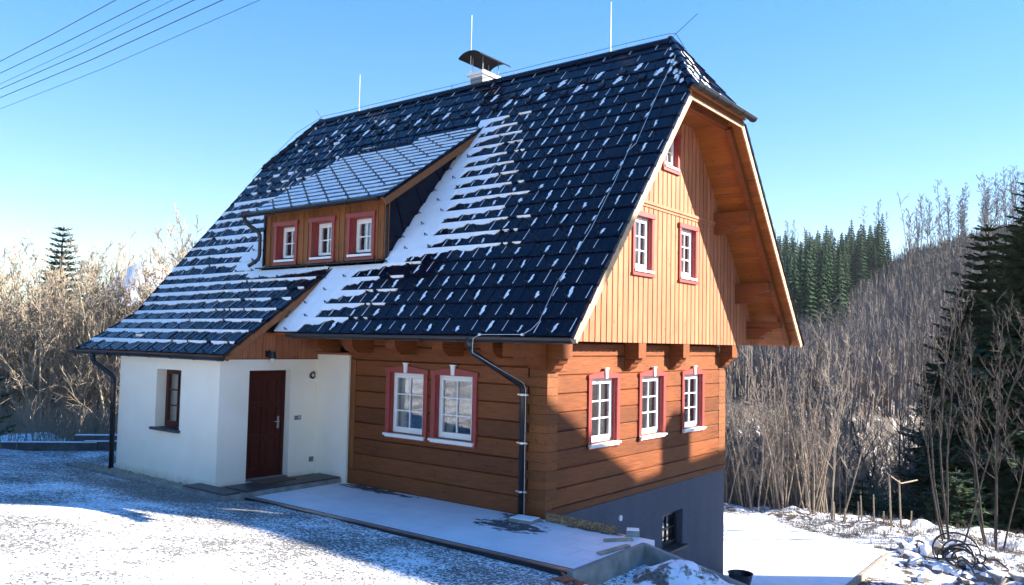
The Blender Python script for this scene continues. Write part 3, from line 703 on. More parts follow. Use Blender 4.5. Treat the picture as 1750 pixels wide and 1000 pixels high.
# pale verge boards, inner rafters
mb = MB()
def board(PF, s0, s1, x0, x1, h0, h1, m_=None):
    (m_ or mb).add([PF(x0, s0, h0), PF(x1, s0, h0), PF(x1, s1, h0), PF(x0, s1, h0), PF(x0, s0, h1), PF(x1, s0, h1), PF(x1, s1, h1), PF(x0, s1, h1)],
                   [(0,3,2,1),(4,5,6,7),(0,1,5,4),(1,2,6,5),(2,3,7,6),(3,0,4,7)])
for PF in (PM, PB):
    mb = MB(); board(PF, .02, sH-.03, VX-.032, VX-.004, -.175, -.036); mb.build('verge_board', M['fascia'], house, recalc=True)
    mb = MB(); board(PF, (1.6 if PF is PM else .02), sH-.03, XL+.004, XL+.032, -.175, -.036); mb.build('verge_board', M['fascia'], house, recalc=True)
mb = MB(); mb.box((VX-.034, 2.46, 7.40), (VX-.006, W-2.46, 7.545)); mb.build('verge_board', M['fascia'], house, recalc=True)
for PF in (PM, PB): mb = MB(); board(PF, .1, sH-.12, VX-.36, VX-.24, -.24, -.083); mb.build('rafter', M['beam_x'], house, recalc=True)
mb = MB(); mb.box((VX-.36, 2.65, 7.38), (VX-.24, W-2.65, 7.528)); mb.build('rafter', M['beam_y'], house)
mb = MB(); mb.box((VX-.02, 2.44, 7.46), (VX+.01, W-2.44, 7.60)); mb.build('fascia', M['beam_y'], house)
# corbelled purlin ends
for zt, hgt in ((5.85, .46), (4.36, .46), (3.50, .42)):
    for side in (0, 1):
        yc = W+GE-(zt+.16-ZE)/SL-.22; yc = yc if side else W-yc
        mb = MB(); h = hgt
        prof = [(0, zt-h), (.34, zt-h), (.36, zt-h+.06), (.42, zt-h+.09), (.46, zt-h+.15), (.53, zt-h+.17), (.56, zt-h+.23), (.64, zt-h+.25), (.68, zt-h*.42), (.76, zt-h*.40), (.78, zt-h*.36), (.78, zt), (0, zt)]
        mb.prism(prof, yc-.11, yc+.11, lambda u, v, w_: (XB+u, w_, v)); mb.build('purlin_end', M['beam_x'], house, recalc=True)
# soffit tongue lines under the front eave close-off board
mb = MB(); mb.box((-5.1, -GE+.02, ZE-.11), (VX-.04, -GE+.045, ZE-.03)); mb.box((-5.1, -GE+.045, ZE-.11), (.0, -.6, ZE-.09)); mb.build('eave_board', M['beam_x'], house)

# barge board of the catslide and boarded infill above the porch
mb = MB()
p0, p1 = PC(xr_cat(2.54), 0, -.03), PC(xr_cat(4.315), 8, -.03)
p0 = (p0[0], p0[1]-.02, p0[2])
mb.add([(p0[0]-.035, p0[1], p0[2]), (p0[0]+.0, p0[1], p0[2]), (p1[0], p1[1], p1[2]), (p1[0]-.035, p1[1], p1[2]),
        (p0[0]-.035, p0[1]+.10, p0[2]-.09), (p0[0], p0[1]+.10, p0[2]-.09), (p1[0], p1[1]+.04, p1[2]-.16), (p1[0]-.035, p1[1]+.04, p1[2]-.16)],
       [(0,3,2,1),(4,5,6,7),(0,1,5,4),(1,2,6,5),(2,3,7,6),(3,0,4,7)])
mb.build('barge_board', M['barge'], house, recalc=True)
mb = MB(); y = -2.30
while y < .0:
    y1 = min(y+.15, 0.0)
    h = lambda yy: 4.6+.85*yy-.09
    if min(h(y), h(y1)) > 2.47: mb.add([GB(y+.004, 2.45, -5.9), GB(y1-.004, 2.45, -5.9), GB(y1-.004, h(y1), -5.9), GB(y+.004, h(y), -5.9), GB(y+.004, 2.45, -5.862), GB(y1-.004, 2.45, -5.862), GB(y1-.004, h(y1), -5.862), GB(y+.004, h(y), -5.862)],
           [(0,3,2,1),(4,5,6,7),(0,1,5,4),(1,2,6,5),(2,3,7,6),(3,0,4,7)])
    y = y1
mb.build('porch_cladding', M['clad'], house, recalc=True)

# annex plaster walls
XD = -5.85; YA = -2.33
mb = MB()
dy0, dy1, dzt = -1.69, -.72, 2.235
mb.box((XD-.28, YA, -.1), (XD, dy0, 2.45)); mb.box((XD-.28, dy0, dzt), (XD, dy1, 2.45)); mb.box((XD-.28, dy1, -.1), (XD, -.05, 2.45)); mb.box((XD-.28, dy0, -.1), (XD, dy1, .10))
wx0, wx1, wz0, wz1 = -8.10, -7.18, 1.02, 2.20
XA = -9.62
mb.box((XA, YA, -.1), (wx0, YA+.3, 2.45)); mb.box((wx1, YA, -.1), (XD-.28, YA+.3, 2.45)); mb.box((wx0, YA, -.1), (wx1, YA+.3, wz0)); mb.box((wx0, YA, wz1), (wx1, YA+.3, 2.45))
mb.box((XA, YA+.3, -.1), (XA+.3, .0, 2.9))
mb.box((XD-.28, -.05, -.1), (-4.872, -.0, 2.555))
mb.build('plaster_wall', M['plaster'], house, recalc=True)
mb = MB(); mb.box((XD, -.07, 2.56), (-4.86, .0, 2.60)); mb.build('ledge', M['clad'], house)
mb = MB(); mb.box((XD, YA+.02, 2.452), (XD+.012, -.0, 2.467)); mb.build('ledge', M['beam_y'], house)
window(lambda u, v, w_: (u, YA-w_, v), wx0, wx1, wz0+.02, wz1, 2, 3, 'plain', fm='door', rec=.21)
mb = MB(); mb.box((wx0-.09, YA-.07, wz0-.045), (wx1+.05, YA+.25, wz0+.005)); mb.build('sill', M['slate'], house)
# curtain in the annex window
mb = MB(); mb.box((wx0, YA+.33, wz0), (wx1, YA+.34, wz1)); mb.build('curtain', M['curtain'], house)
# front door
dm = MB(); DXP = XD-.2
dm.box((DXP-.05, dy0+.0, .12), (DXP, dy1-.0, dzt-.0))
dm2 = lambda a, b_, c, d, w_: dm.box((DXP, a, c), (DXP+w_, b_, d))
dm2(dy0, dy0+.07, .12, dzt, .03); dm2(dy1-.07, dy1, .12, dzt, .03); dm2(dy0+.07, dy1-.07, dzt-.07, dzt, .03)
ya, yb = dy0+.09, dy1-.09; ym = (ya+yb)/2
for a, b_ in ((ya, ya+.10), (ym-.05, ym+.05), (yb-.10, yb)): dm2(a, b_, .16, dzt-.09, .016)
for c, d in ((.16, .30), (.86, .96), (1.50, 1.60), (dzt-.19, dzt-.09)):
    dm2(ya+.10, ym-.05, c, d, .015); dm2(ym+.05, yb-.10, c, d, .015)
for a, b_ in ((ya+.13, ym-.08), (ym+.08, yb-.13)):
    for c, d in ((.33, .83), (.99, 1.47), (1.63, dzt-.22)): dm2(a, b_, c, d, .010)
door = dm.build('door', M['door'], house, recalc=True)
mb = MB(); mb.box((DXP+.03-.014, yb-.075, 1.06), (DXP+.026, yb-.035, 1.30)); mb.tube([(DXP+.02, yb-.055, 1.20), (DXP+.07, yb-.055, 1.20), (DXP+.07, yb-.18, 1.20)], .009, 6); mb.build('handle', M['steel'], door)
mb = MB(); mb.box((XD-.2, dy0, .10), (XD+.005, dy1, .122)); mb.build('threshold', M['concrete'], house)
mb = MB(); mb.box((XD, -.60, 1.22), (XD+.012, -.44, 1.305)); mb.box((XD+.012, -.52, 1.245), (XD+.02, -.46, 1.285), mi=1); mb.build('intercom_panel', [M['grey_plastic'], M['steel']], house)
mb = MB(); mb.box((XD, -.20, .34), (XD+.02, -.10, .44)); mb.build('socket', M['grey_plastic'], house)
# lamp over the door
mb = MB(); mb.box((XD+.0, -1.35, 2.50), (XD+.05, -1.25, 2.62)); mb.tube([(XD+.04, -1.30, 2.56), (XD+.14, -1.30, 2.58), (XD+.16, -1.30, 2.52)], .015, 6)
mb.tube([(XD+.16, -1.30, 2.60), (XD+.17, -1.30, 2.47)], [.06, .075], 12); mb.tube([(XD+.17, -1.30, 2.47), (XD+.17, -1.30, 2.42)], [.04, .035], 10, mi=1)
mb.build('porch_lamp', [M['black'], M['white']], house, smooth=False)

# dormer
dmr = MB(); y0 = -.20; pit = .165; x = -7.62
dw = [(-7.27, -6.47), (-6.05, -5.25), (-4.86, -4.05)]; dz0, dz1 = 4.55, 5.38
DF = lambda u, v, w_: (u, y0-w_, v)
while x < -3.70:
    x1 = min(x+pit, -3.68); p, q = x+.004, x1-.004
    hit = [d for d in dw if d[0]+.05 < (p+q)/2 < d[1]-.05]
    for lo, hi in (([(4.30, 4.56), (5.34, 5.66)]) if hit else [(4.30, 5.66)]):
        dmr.box((p, lo, -.04), (q, hi, 0), DF)
    # batten over every joint
    if not hit: dmr.box((x1-.022, 4.30, 0), (x1+.022, 5.66, .016), DF)
    x = x1
dmr.build('dormer_cladding', M['dormer_wood'], house, recalc=True)
for a, b_ in dw:
    wn = window(DF, a, b_, dz0-.02, dz1+.03, 2, 2, 'flat', rec=.15)
# cheeks
mb = MB()
for X, t_ in ((-3.70, .02), (-7.64, -.02)):
    mb = MB(); n = 6
    ys_ = [lerp(-.2, 2.42, i/n) for i in range(n+1)]
    bot = [(X, y_, ZE+SL*(y_+GE)-.05) for y_ in ys_]; top = [(X, y_, DZE+(y_-DYE)*math.tan(dsl)-.06) for y_ in ys_]
    top[-1] = (X, 2.42, bot[-1][2]+.05)
    vs = bot+top; vs2 = [(a-t_, b_, c) for a, b_, c in vs]
    mb.add(vs, [(i, i+1, n+2+i, n+1+i) for i in range(n)]); mb.add(vs2, [(i, i+1, n+2+i, n+1+i) for i in range(n)])
    # standing seams, leaning with the slope
    for yb_ in (.25, .75, 1.28, 1.8):
        zb = ZE+SL*(yb_+GE); zt = DZE+(yb_-.33-DYE)*math.tan(dsl)-.06
        if zt > zb: mb.add([(X, yb_, zb), (X, yb_+.02, zb), (X, yb_-.31, zt), (X, yb_-.33, zt), (X+t_*1.0, yb_, zb), (X+t_*1.0, yb_+.02, zb), (X+t_*1.0, yb_-.31, zt), (X+t_*1.0, yb_-.33, zt)], [(4, 5, 6, 7), (0, 4, 7, 3), (1, 2, 6, 5)])
    mb.box((X-.03, -.235, 4.40), (X+.03, -.17, 5.62))
    mb.tube([(X+t_, -.19, ZE+SL*(-.2+GE)+.02), (X+t_, 2.4, ZE+SL*(2.4+GE)+.02)], .03, 5)
    mb.build('dormer_cheek', M['tile'], house)
mb = MB(); dxl = lambda s: (DX0-.05, DX1+.10)
courses(mb, PD, 15, DLEN/15, dxl, .6, lift=.018, seams=False, stagger=True, hookf=lambda x, r, s: dor_h.append((x, r, s)))
board(PD, -.02, DLEN, DX1+.10, DX1+.12, -.03, .03, mb)
dr = mb.build('dormer_roof', M['tile'], house)
mb = MB(); board(PD, .0, DLEN-.05, DX0, DX1+.06, -.05, -.012, mb); mb.build('soffit', M['soffit'], house, recalc=True)
mb = MB(); board(PD, -.03, DLEN-.25, DX1+.075, DX1+.10, -.17, -.014, mb); mb.build('barge_board', M['barge'], house, recalc=True)
mb = MB(); mb.box((-7.64, -.44, 4.385), (-3.62, -.19, 4.41)); mb.build('apron_flashing', M['tile'], house)
# front fascia beams of dormer
mb = MB(); mb.box((-7.66, -.215, 5.56), (-3.66, -.19, 5.67)); mb.build('eave_board', M['dormer_wood'], house)

# ---- snow on the roof ----
sm = MB(); srnd = random.Random(5)
def nz2(a, b_, c=0): return noise.noise(Vector((a, b_, c)))
def snow_rows(PF, nrows, ds, xl, ext, dx=.05, h=.044, toph=.012):
    for r in range(nrows):
        s0, s1 = r*ds, (r+1)*ds; xa, xb = xl(s0+.5*ds); x = xa
        prev = None
        while x < xb:
            e_ = ext(x, r)
            e_ = max(0.0, min(1.0, e_))
            cur = (x, e_)
            if prev and (prev[1] > .04 or e_ > .04):
                sa, sb = lerp(s1, s0, prev[1]), lerp(s1, s0, e_)
                ha = .020*prev[1]; hb = .020*e_; k_ = 1.0
                A = PF(prev[0], sa, h*.55+ha); B = PF(x, sb, h*.55+hb); Cc = PF(x, s1-.004*ds, h+.006); D = PF(prev[0], s1-.004*ds, h+.006)
                A2 = PF(prev[0], sa-.006*(ds if ds < .9 else 1), ha); B2 = PF(x, sb-.006*(ds if ds < .9 else 1), hb)
                sm.add([A, B, Cc, D, A2, B2], [(0, 1, 2, 3), (4, 5, 1, 0)])
            prev = cur; x += dx
# full-cover triangle right of the dormer, thinning to the right
def ext_main(x, r):
    s = (r+.5)*DS; z = ZE+s*sn_; n = nz2(x*3.1, r*1.7)*.55+nz2(x*11, r*3.3, 4)*.35
    # saw tooth lower edge, as wind packs it beside each joint
    saw = .18*(((x/TW+.5*(r % 2)) % 1.0)-.5)
    if z < 4.42: left = xr_cat(z)-.05; d1, d2 = (.85 if z > 3.2 else .75), 1.9
    elif z < 7.7: left = -3.66; d1 = lerp(.85, .22, smooth01(4.9, 7.5, z)); d2 = lerp(2.5, .7, smooth01(4.6, 7.6, z)); d1 = d1 if z > 4.7 else .6
    else: left = 99; d1 = d2 = 0
    d = x-left
    if d >= -.05:
        if z > 7.7: return 0
        if d < d1*(1+.25*n): return 1.0
        if d < d2*(1+.3*nz2(r*5.1, 1)): 
            f = (d-d1)/(d2-d1); return lerp(.56, .10, max(0, f)**.8)+.30*n+saw*1.2
        return 0 if d > d2+.6 else (.04+.16*n)
    if x < -7.6:      # left of the dormer
        if z > 7.0: return (.05+.4*n) if n > .25 else 0
        d = -7.70-x
        if 4.35 < z < 5.35 and d < 1.2+.8*n: return .9+.3*n
        if z < 6.4: return lerp(.46, .20, min(1, d/3.2))+.55*n+saw
        return (.02+.5*n+saw*.6) if z < 7 else 0
    if z > 4.4 and z < 7.6: return 0
    return 0
snow_rows(PM, NR, DS, xl_main, ext_main)
def ext_cat(x, r):
    n = nz2(x*3.0, r*2.1, 7)*.5+nz2(x*10, r*3, 2)*.3
    L = smooth01(-7.5, -9.5, x)
    base = lerp(.10, .24, L)+(.08 if r >= 6 else 0)*L
    if r == 7 and x > -7.9: base = .55*smooth01(-4.9, -7, x)+.12
    return base+.4*n
snow_rows(PC, NC, 1.0, lambda s: (XL+.05, xr_cat(2.54+s*DZC)-.02), ext_cat)
def ext_dor(x, r):
    n = nz2(x*2.2, r*1.9, 9)*.6+nz2(x*9, r*4, 2)*.4
    return .40+.26*n-(.42 if r > 12 and x < -5.5 else 0)-.3*smooth01(-4.2, -3.6, x)*smooth01(8, 2, r)
def dclip(s):
    # left edge follows the valley with the main roof
    return (DX0, DX1+.08)
snow_rows(PD, 15, DLEN/15, dclip, ext_dor, h=.022)
# slivers behind hooks and lines of snow along joints
def sliver(PF, x, s, L, wd, h=.03, lean=0):
    j = [srnd.uniform(.6, 1.3) for _ in range(8)]
    pts = [(-.25, 0), (-.5*j[0], .18), (-.35*j[1], .45), (-.55*j[2], .62), (-.3*j[3], 1), (.5*j[4], .98), (.35*j[5], .7), (.75*j[6], .5), (.3*j[7], .2), (.2, 0)]
    sm.add([PF(x+u*wd+lean*v, s+v*L, h) for u, v in pts], [tuple(range(10))])
for x, r, s in main_h:
    z = ZE+s*sn_
    if -7.7 < x < -3.7 and 4.4 < z < 7.6: continue
    if ext_main(x, r) > .9: continue
    big = smooth01(1.5, -3, x)
    p_ = .92 if x > -4 else .55
    if z > 8.1: p_ = .12
    if srnd.random() < p_:
        sliver(PM, x+.02, s+.035, DS*srnd.uniform(.35, .78), (srnd.uniform(.035, .06)+.03*big*srnd.random()*(1 if z < 6 else .5) if x > -4 else srnd.uniform(.022, .038)), .034, lean=srnd.uniform(-.02, .04))
    # joint line
for r in range(NR):
    s0 = r*DS; off = (TW/2 if r % 2 else 0)+.08; xa, xb = xl_main(s0); k = math.ceil((xa-off)/TW); z = ZE+s0*sn_
    while off+k*TW < xb-.05:
        x = off+k*TW; k += 1
        if -7.7 < x < -3.7 and 4.3 < z < 7.6: continue
        if x < xa+.05 or srnd.random() < .12: continue
        L0 = srnd.uniform(.02, .25); L1 = srnd.uniform(.75, 1.0)
        sm.add([PM(x+.020, s0+DS*L0, .045-.01*L0), PM(x+.028+.006*srnd.random(), s0+DS*L0, .04), PM(x+.032, s0+DS*L1, .026), PM(x+.022, s0+DS*L1, .026)], [(0, 1, 2, 3)])
for r in range(NC):
    off = (TW/2 if r % 2 else 0)+.2; k = math.ceil((XL-off)/TW)
    while off+k*TW < xr_cat(2.54+r*DZC)-.1:
        x = off+k*TW; k += 1
        if srnd.random() < .7: sm.add([PC(x+.02, r+.1, .045), PC(x+.034, r+.1, .045), PC(x+.036, r+.92, .026), PC(x+.022, r+.92, .026)], [(0, 1, 2, 3)])
# big flakes by the vent tiles near the ridge
vents = []
for row, x0, step in ((20, .35, .93), (19, .92, .93)):
    for k in range(12):
        x = x0-k*step-.45
        if x < -10.3 or abs(x+4.6) < .3: continue
        vents.append((x-.32, row*DS+.05)); sliver(PM, x, row*DS+.06, DS*.7, .125, .036, lean=.06)
# snow on the half hip
A0, A1, T, nrm = hhA; up_ = (T-(A0+A1)/2); sd = (A1-A0).normalized()
def PH(x, s, h=0): return tuple(A0+sd*x+up_*s+nrm*h)
for k in range(26):
    s = srnd.uniform(.05, .8); L = (A1-A0).length; x = srnd.uniform(.5*L*s+.05, L-.5*L*s-.25); sliver(PH, x, s, .09, .08, .04)
# snow flecks along the near hip
for k in range(10):
    f = srnd.uniform(.05, .95); s = lerp(sH, STOT, f); x = xlim(s)[1]-srnd.uniform(.1, .3); sliver(PM, x, s, .14, .07, .05)
tag(sm.build('roof_snow', M['snow'], house), kind='stuff')
# vents
for x, s in vents:
    mb = MB(); mb.box((x-.07, s, .02), (x+.07, s+.13, .06), lambda u, v, w_: PM(u, v, w_)); mb.build('roof_vent', M['black'], house)
# snow hooks: 100 nearest are parts, the rest one part
hk = []
for PF, lst in ((PM, main_h), (PC, cat_h), (PD, dor_h)):
    for x, r, s in lst:
        if PF is PM:
            z = ZE+s*sn_
            if z > 8.3 or (-7.8 < x < -3.7 and 4.2 < z < 7.6): continue
            o = PF(x, s+.03, .03); u = PF(x, s+.15, .028)
        elif PF is PC: o = PF(x, s+.10, .03); u = PF(x, s+.62, .028)
        else:
            o = PF(x, s+.03, .02); u = PF(x, s+.14, .02)
        nn_ = (Vector(PF(x, s, .1))-Vector(PF(x, s, 0))).normalized()
        hk.append((Vector(o), Vector(u), nn_))
hk.sort(key=lambda q: (q[0]-CAM).length)
def hook(mb, o, u, nn_, org=Vector((0, 0, 0))):
    d = (u-o).normalized(); tp = o+nn_*.085+d*.0; x_ = Vector((1, 0, 0))
    for s_ in (-1, 1):
        mb.tube([o+x_*.04*s_-org, tp-org], .009, 4)
for o, u, nn_ in hk[:100]:
    h_ = MB(); hook(h_, o, u, nn_, o); ob = h_.build('snow_guard', M['black'], roof); ob.location = o
h_ = MB()
for o, u, nn_ in hk[100:]: hook(h_, o, u, nn_)
tag(h_.build('snow_guards', M['black'], house), kind='stuff')

# gutters
def gutter(x0, x1, y, z, r=.07, name='gutter'):
    mb = MB(); n = 9
    prof = [(r*math.cos(a), -r*math.sin(a)) for a in [math.pi*k/(n-1) for k in range(n)]]
    inner = [(p*.9, q*.9) for p, q in prof][::-1]
    pr = prof+inner; m_ = len(pr)
    vs = [(x0, y+p, z+q) for p, q in pr]+[(x1, y+p, z+q) for p, q in pr]
    mb.add(vs, [(i, (i+1) % m_, m_+(i+1) % m_, m_+i) for i in range(m_)])
    for X in (x0, x1): mb.add([(X, y+p, z+q) for p, q in prof], [tuple(range(n))])
    mb.tube([(x0, y-r, z+.004), (x1, y-r, z+.004)], .011, 6)
    x = x0+.25
    while x < x1:
        mb.tube([(x, y+p*1.05, z+q*1.05) for p, q in prof], .008, 4); x += .82
    return mb.build(name, M['black'], house, smooth=False)
gutter(-5.02, 1.46, -GE-.07, ZE-.035)
gutter(-11.62, -5.52, -2.50, 2.50)
gutter(-7.98, -3.58, DYE-.06, DZE-.015, .062)
# half-hip gutter along y
mb = MB(); n = 9; r = .075
prof = [(r*math.cos(a), -r*math.sin(a)) for a in [math.pi*k/(n-1) for k in range(n)]]
X, Z = VX+.16, HZ-.01
mb.add([(X+p, 2.26, Z+q) for p, q in prof]+[(X+p, W-2.26, Z+q) for p, q in prof], [(i, i+1, n+i+1, n+i) for i in range(n-1)])
for Y in (2.26, W-2.26): mb.add([(X+p, Y, Z+q) for p, q in prof], [tuple(range(n))])
mb.tube([(X+r, 2.26, Z), (X+r, W-2.26, Z)], .012, 6)
y = 2.5
while y < 5: mb.tube([(X+p*1.05, y, Z+q*1.05) for p, q in prof], .009, 4); y += .62
mb.build('gutter', M['black'], house)
# end cap shine at the near gutter end
def pipe(pts, r, name='downpipe', clips=(), cable=False):
    mb = MB()
    # round the corners
    P_ = [Vector(p) for p in pts]; out = [P_[0]]
    for a, b_, c in zip(P_, P_[1:], P_[2:]):
        d1 = min(.12, (b_-a).length*.4); d2 = min(.12, (c-b_).length*.4)
        s, e_ = b_+(a-b_).normalized()*d1, b_+(c-b_).normalized()*d2
        for k in range(5):
            f = k/4; out.append(s.lerp(b_, f).lerp(b_.lerp(e_, f), f))
    out.append(P_[-1]); mb.tube(out, r, 12)
    # sleeves
    for i in (1, -2): 
        mb.tube([out[i]-(out[i]-out[i-1]).normalized()*.03, out[i]+(out[i]-out[i-1]).normalized()*.03], r*1.12, 12)
    dp = mb.build(name, M['black'], house, smooth=True)
    for c in clips:
        mb = MB(); mb.tube([(c[0], c[1], c[2]-.016), (c[0], c[1], c[2]+.016)], r*1.14, 12); mb.box((c[0]-.10, c[1]-.012, c[2]-.012), (c[0]+.12, c[1]+.012, c[2]+.012)); mb.build('pipe_clip', M['steel'], dp)
    return dp, out
dp, _ = pipe([(-.45, -GE-.07, 2.93), (-.44, -GE-.07, 2.74), (-.41, -.13, 2.16), (-.40, -.13, .0)], .048, clips=[(-.41, -.13, 2.02), (-.41, -.13, 1.22), (-.41, -.13, .42)])
mb = MB(); mb.tube([(-.45, -GE-.07, 2.95), (-.445, -GE-.07, 2.76)], [.075, .05], 12); mb.build('gutter_outlet', M['black'], house, smooth=True)
pipe([(-10.55, -2.50, 2.44), (-10.5, -2.50, 2.28), (-9.72, -2.42, 1.98), (-9.68, -2.40, -.0)], .052, clips=[])
mb = MB(); mb.tube([(-10.55, -2.50, 2.47), (-10.55, -2.50, 2.34)], [.075, .055], 12); mb.build('gutter_outlet', M['black'], house, smooth=True)
pipe([(-7.90, DYE-.06, 5.57), (-7.89, DYE-.05, 5.42), (-7.74, -.27, 5.22), (-7.73, -.27, 4.62), (-7.92, -.42, 4.46)], .042)
# gravel tray and cover plate at foot of the front downpipe
# lightning conductor wire running down beside the front pipe
mb = MB()
cab = [PM(.74, sH+1.1, .09), PM(.76, sH-.1, .07), PM(.84, 4.4, .06), PM(.76, 4.2, .07), PM(.80, 3.4, .06), PM(.82, 2.2, .07), PM(.70, 1.0, .07), PM(.76, .2, .09), PM(.70, .04, .10), (.60, -GE-.13, ZE+.02), (-.20, -GE-.15, ZE+.01), (-.32, -GE-.16, ZE-.05), (-.34, -GE-.15, 2.72), (-.33, -.22, 2.22), (-.32, -.17, 2.12), (-.32, -.15, .0)]
mb.tube(cab, .004, 5)
for p in (cab[9], cab[10]): mb.tube([Vector(p)-Vector((.02, 0, 0)), Vector(p)+Vector((.02, 0, 0))], .02, 6)
mb.build('conductor_wire', M['rod'], house)
mb = MB()
rp = [(-11.9, 2.3, 7.4), (-11.2, 3.2, 8.75), (-10.75, W/2, RZ+.12)]+[(lerp(-10.6, .3, k/11), W/2, RZ+.16-.012*(k % 2)) for k in range(12)]+[(.45, W/2, RZ+.12), (.9, 3.5, 8.5), (1.55, 3.3, 7.7)]
mb.tube(rp, .006, 5)
for k in range(12):
    x = lerp(-10.6, .3, k/11); mb.tube([(x, W/2, RZ+.03), (x, W/2, RZ+.17)], .007, 4)
mb.tube([(-10.66, W/2, RZ+.1), (-10.95, W/2, RZ+.40)], .006, 4); mb.tube([(.40, W/2, RZ+.08), (.92, W/2, RZ+.42)], .006, 4)
mb.build('conductor_wire', M['wire'], house)
for x, zt, y in ((-9.08, 10.17, W/2), (-5.06, 10.9, W/2+.02), (-1.08, 10.24, W/2)):
    mb = MB(); mb.tube([(x, y, RZ+.0), (x, y, zt)], .0085, 8); mb.tube([(x, y, RZ), (x, y, RZ+.12)], .022, 8); mb.build('lightning_rod', M['rod'], house)
# chimney
cx0, cx1, cy0, cy1 = -5.10, -4.72, 3.72, 4.42
mb = MB(); mb.box((cx0, cy0, 8.4), (cx1, cy1, 9.38)); ch = mb.build('chimney', plain('chimney_render', (.28, .29, .31), .8), house)
mb = MB(); mb.box((cx0-.08, cy0-.07, 9.38), (cx1+.08, cy1+.07, 9.46)); mb.box((cx0-.02, cy0-.02, 9.33), (cx1+.02, cy1+.02, 9.38)); mb.build('cap_slab', M['white'], ch)
mb = MB(); n = 12; xm = (cx0+cx1)/2; hw = .37
arc = [(xm+hw*math.sin(a), 9.70+.20*math.cos(a)-.0) for a in [lerp(-1.25, 1.25, k/n) for k in range(n+1)]]
ya_, yb_ = cy0-.28, cy1+.22
for dz in (0, .012):
    mb.add([(x, ya_, z+dz) for x, z in arc]+[(x, yb_, z+dz) for x, z in arc], [(i, i+1, n+2+i, n+1+i) for i in range(n)])
mb.add([(x, ya_, z) for x, z in arc]+[(x, ya_, z+.012) for x, z in arc], [(i, i+1, n+2+i, n+1+i) for i in range(n)])
mb.build('cowl', plain('cowl_metal', (.010, .010, .012), .7, spec=.2), ch)
mb = MB()
for x in (cx0+.03, cx1-.03):
    for y_ in (cy0+.05, cy1-.05): mb.tube([(x, y_, 9.46), (x*1.0, y_, 9.85)], .012, 6)
mb.tube([(xm-.05, 4.05, 9.46), (xm-.05, 4.05, 9.62)], [.10, .08], 10); mb.build('cowl_support', M['steel'], ch)
# basement window
window(lambda u, v, w_: (-.012+w_, u, v), ox0, ox1, oz0+.01, oz1, 2, 2, 'plain', fm='black', rec=.15)
mb = MB(); mb.box((-.2, ox0-.04, oz0-.045), (.10, ox1+.10, oz0+.002)); mb.build('sill', M['slate'], house)
# small white vent on basement wall
mb = MB(); mb.tube([(-.01, 2.45, -.36), (.02, 2.45, -.36)], .055, 14); mb.build('vent', M['white'], house)

# ---------------- things round the house ----------------
def one(mb, name, mats, label, cat, group=None, kind=None, smooth=False, recalc=True):
    return tag(mb.build(name, mats, None, smooth, recalc), label, cat, group, kind)
rr = random.Random(21)
mb = MB(); mb.prism([(-6.35, -2.70), (-5.0, -2.70), (-5.0, -.004), (-5.846, -.055), (-5.846, -2.334), (-6.35, -2.334)], -.25, .085, lambda u, v, w_: (u, v, w_))
st = one(mb, 'porch_step', M['concrete'], 'low grey concrete porch platform in front of the dark red door', 'step')
mb = MB()
y = -2.68
while y < -.1:
    x = -6.34
    y1 = min(y+.44, -.06)
    while x < -5.05:
        x1 = min(x+.335, -5.012)
        if not (x < -5.86 and y > -2.6): mb.box((max(x, -5.84) if y > -2.6 else x, y+.003, .085), (x1-.004, (y1 if y > -2.6 else -2.34) if not (x < -5.85) else -2.34, .112+rr.uniform(0, .002)))
        x = x1
    y = y1
mb.build('slab', M['slate'], st)
mb = MB(); mb.box((-5.80, -1.62, .114), (-5.38, -.86, .13)); one(mb, 'doormat', M['mat'], 'brown doormat lying on the step before the dark red door', 'doormat')
# kerb and gravel bed along the annex
mb = MB()
x = -10.95
while x < -5.1:
    x1 = min(x+.98, -5.02); mb.box((x+.003, -2.77, -.3), (x1-.003, -2.69, .035)); x = x1
one(mb, 'kerb', M['concrete'], 'straight grey concrete kerb edging the pebble strip beside the white annex', 'kerb')
mb = MB()
for k in range(1500):
    x = rr.uniform(-10.9, -6.38); y = rr.uniform(-2.69, -2.34); r = rr.uniform(.012, .03); z = .0+rr.uniform(-.01, .02)+r*.4
    a = rr.random()*6.28
    vs = [(x+r*math.cos(a+q*1.57)*rr.uniform(.8, 1.5), y+r*math.sin(a+q*1.57)*rr.uniform(.7, 1.2), z+rr.uniform(-.3, .3)*r) for q in range(4)]+[(x, y, z+r*.8), (x, y, z-r*.8)]
    mb.add(vs, [(0, 1, 4), (1, 2, 4), (2, 3, 4), (3, 0, 4), (1, 0, 5), (2, 1, 5), (3, 2, 5), (0, 3, 5)])
mb.box((-10.9, -2.69, -.1), (-6.36, -2.34, .012))
one(mb, 'pebbles', plain('pebbles', (.33, .29, .235), .9, nscale=26, namt=.55), None, None, kind='stuff')
# drain channel
root = thing('drain_channel', 'long galvanised drain channel along the outer edge of the snowy paving', 'drain')
mb = MB(); mb.box((-4.95, -2.30, -.2), (2.0, -2.262, .012)); mb.box((-4.95, -2.15, -.2), (2.0, -2.122, .012)); mb.box((-4.95, -2.262, -.2), (2.0, -2.15, -.03)); mb.build('channel', M['black'], root)
mb = MB(); x = -4.94
while x < 1.98: mb.box((x, -2.26, -.012), (x+.022, -2.152, .008)); x += .04
mb.box((-4.94, -2.26, -.014), (1.98, -2.248, .010)); mb.box((-4.94, -2.164, -.014), (1.98, -2.152, .010)); mb.build('grating', M['steel'], root)
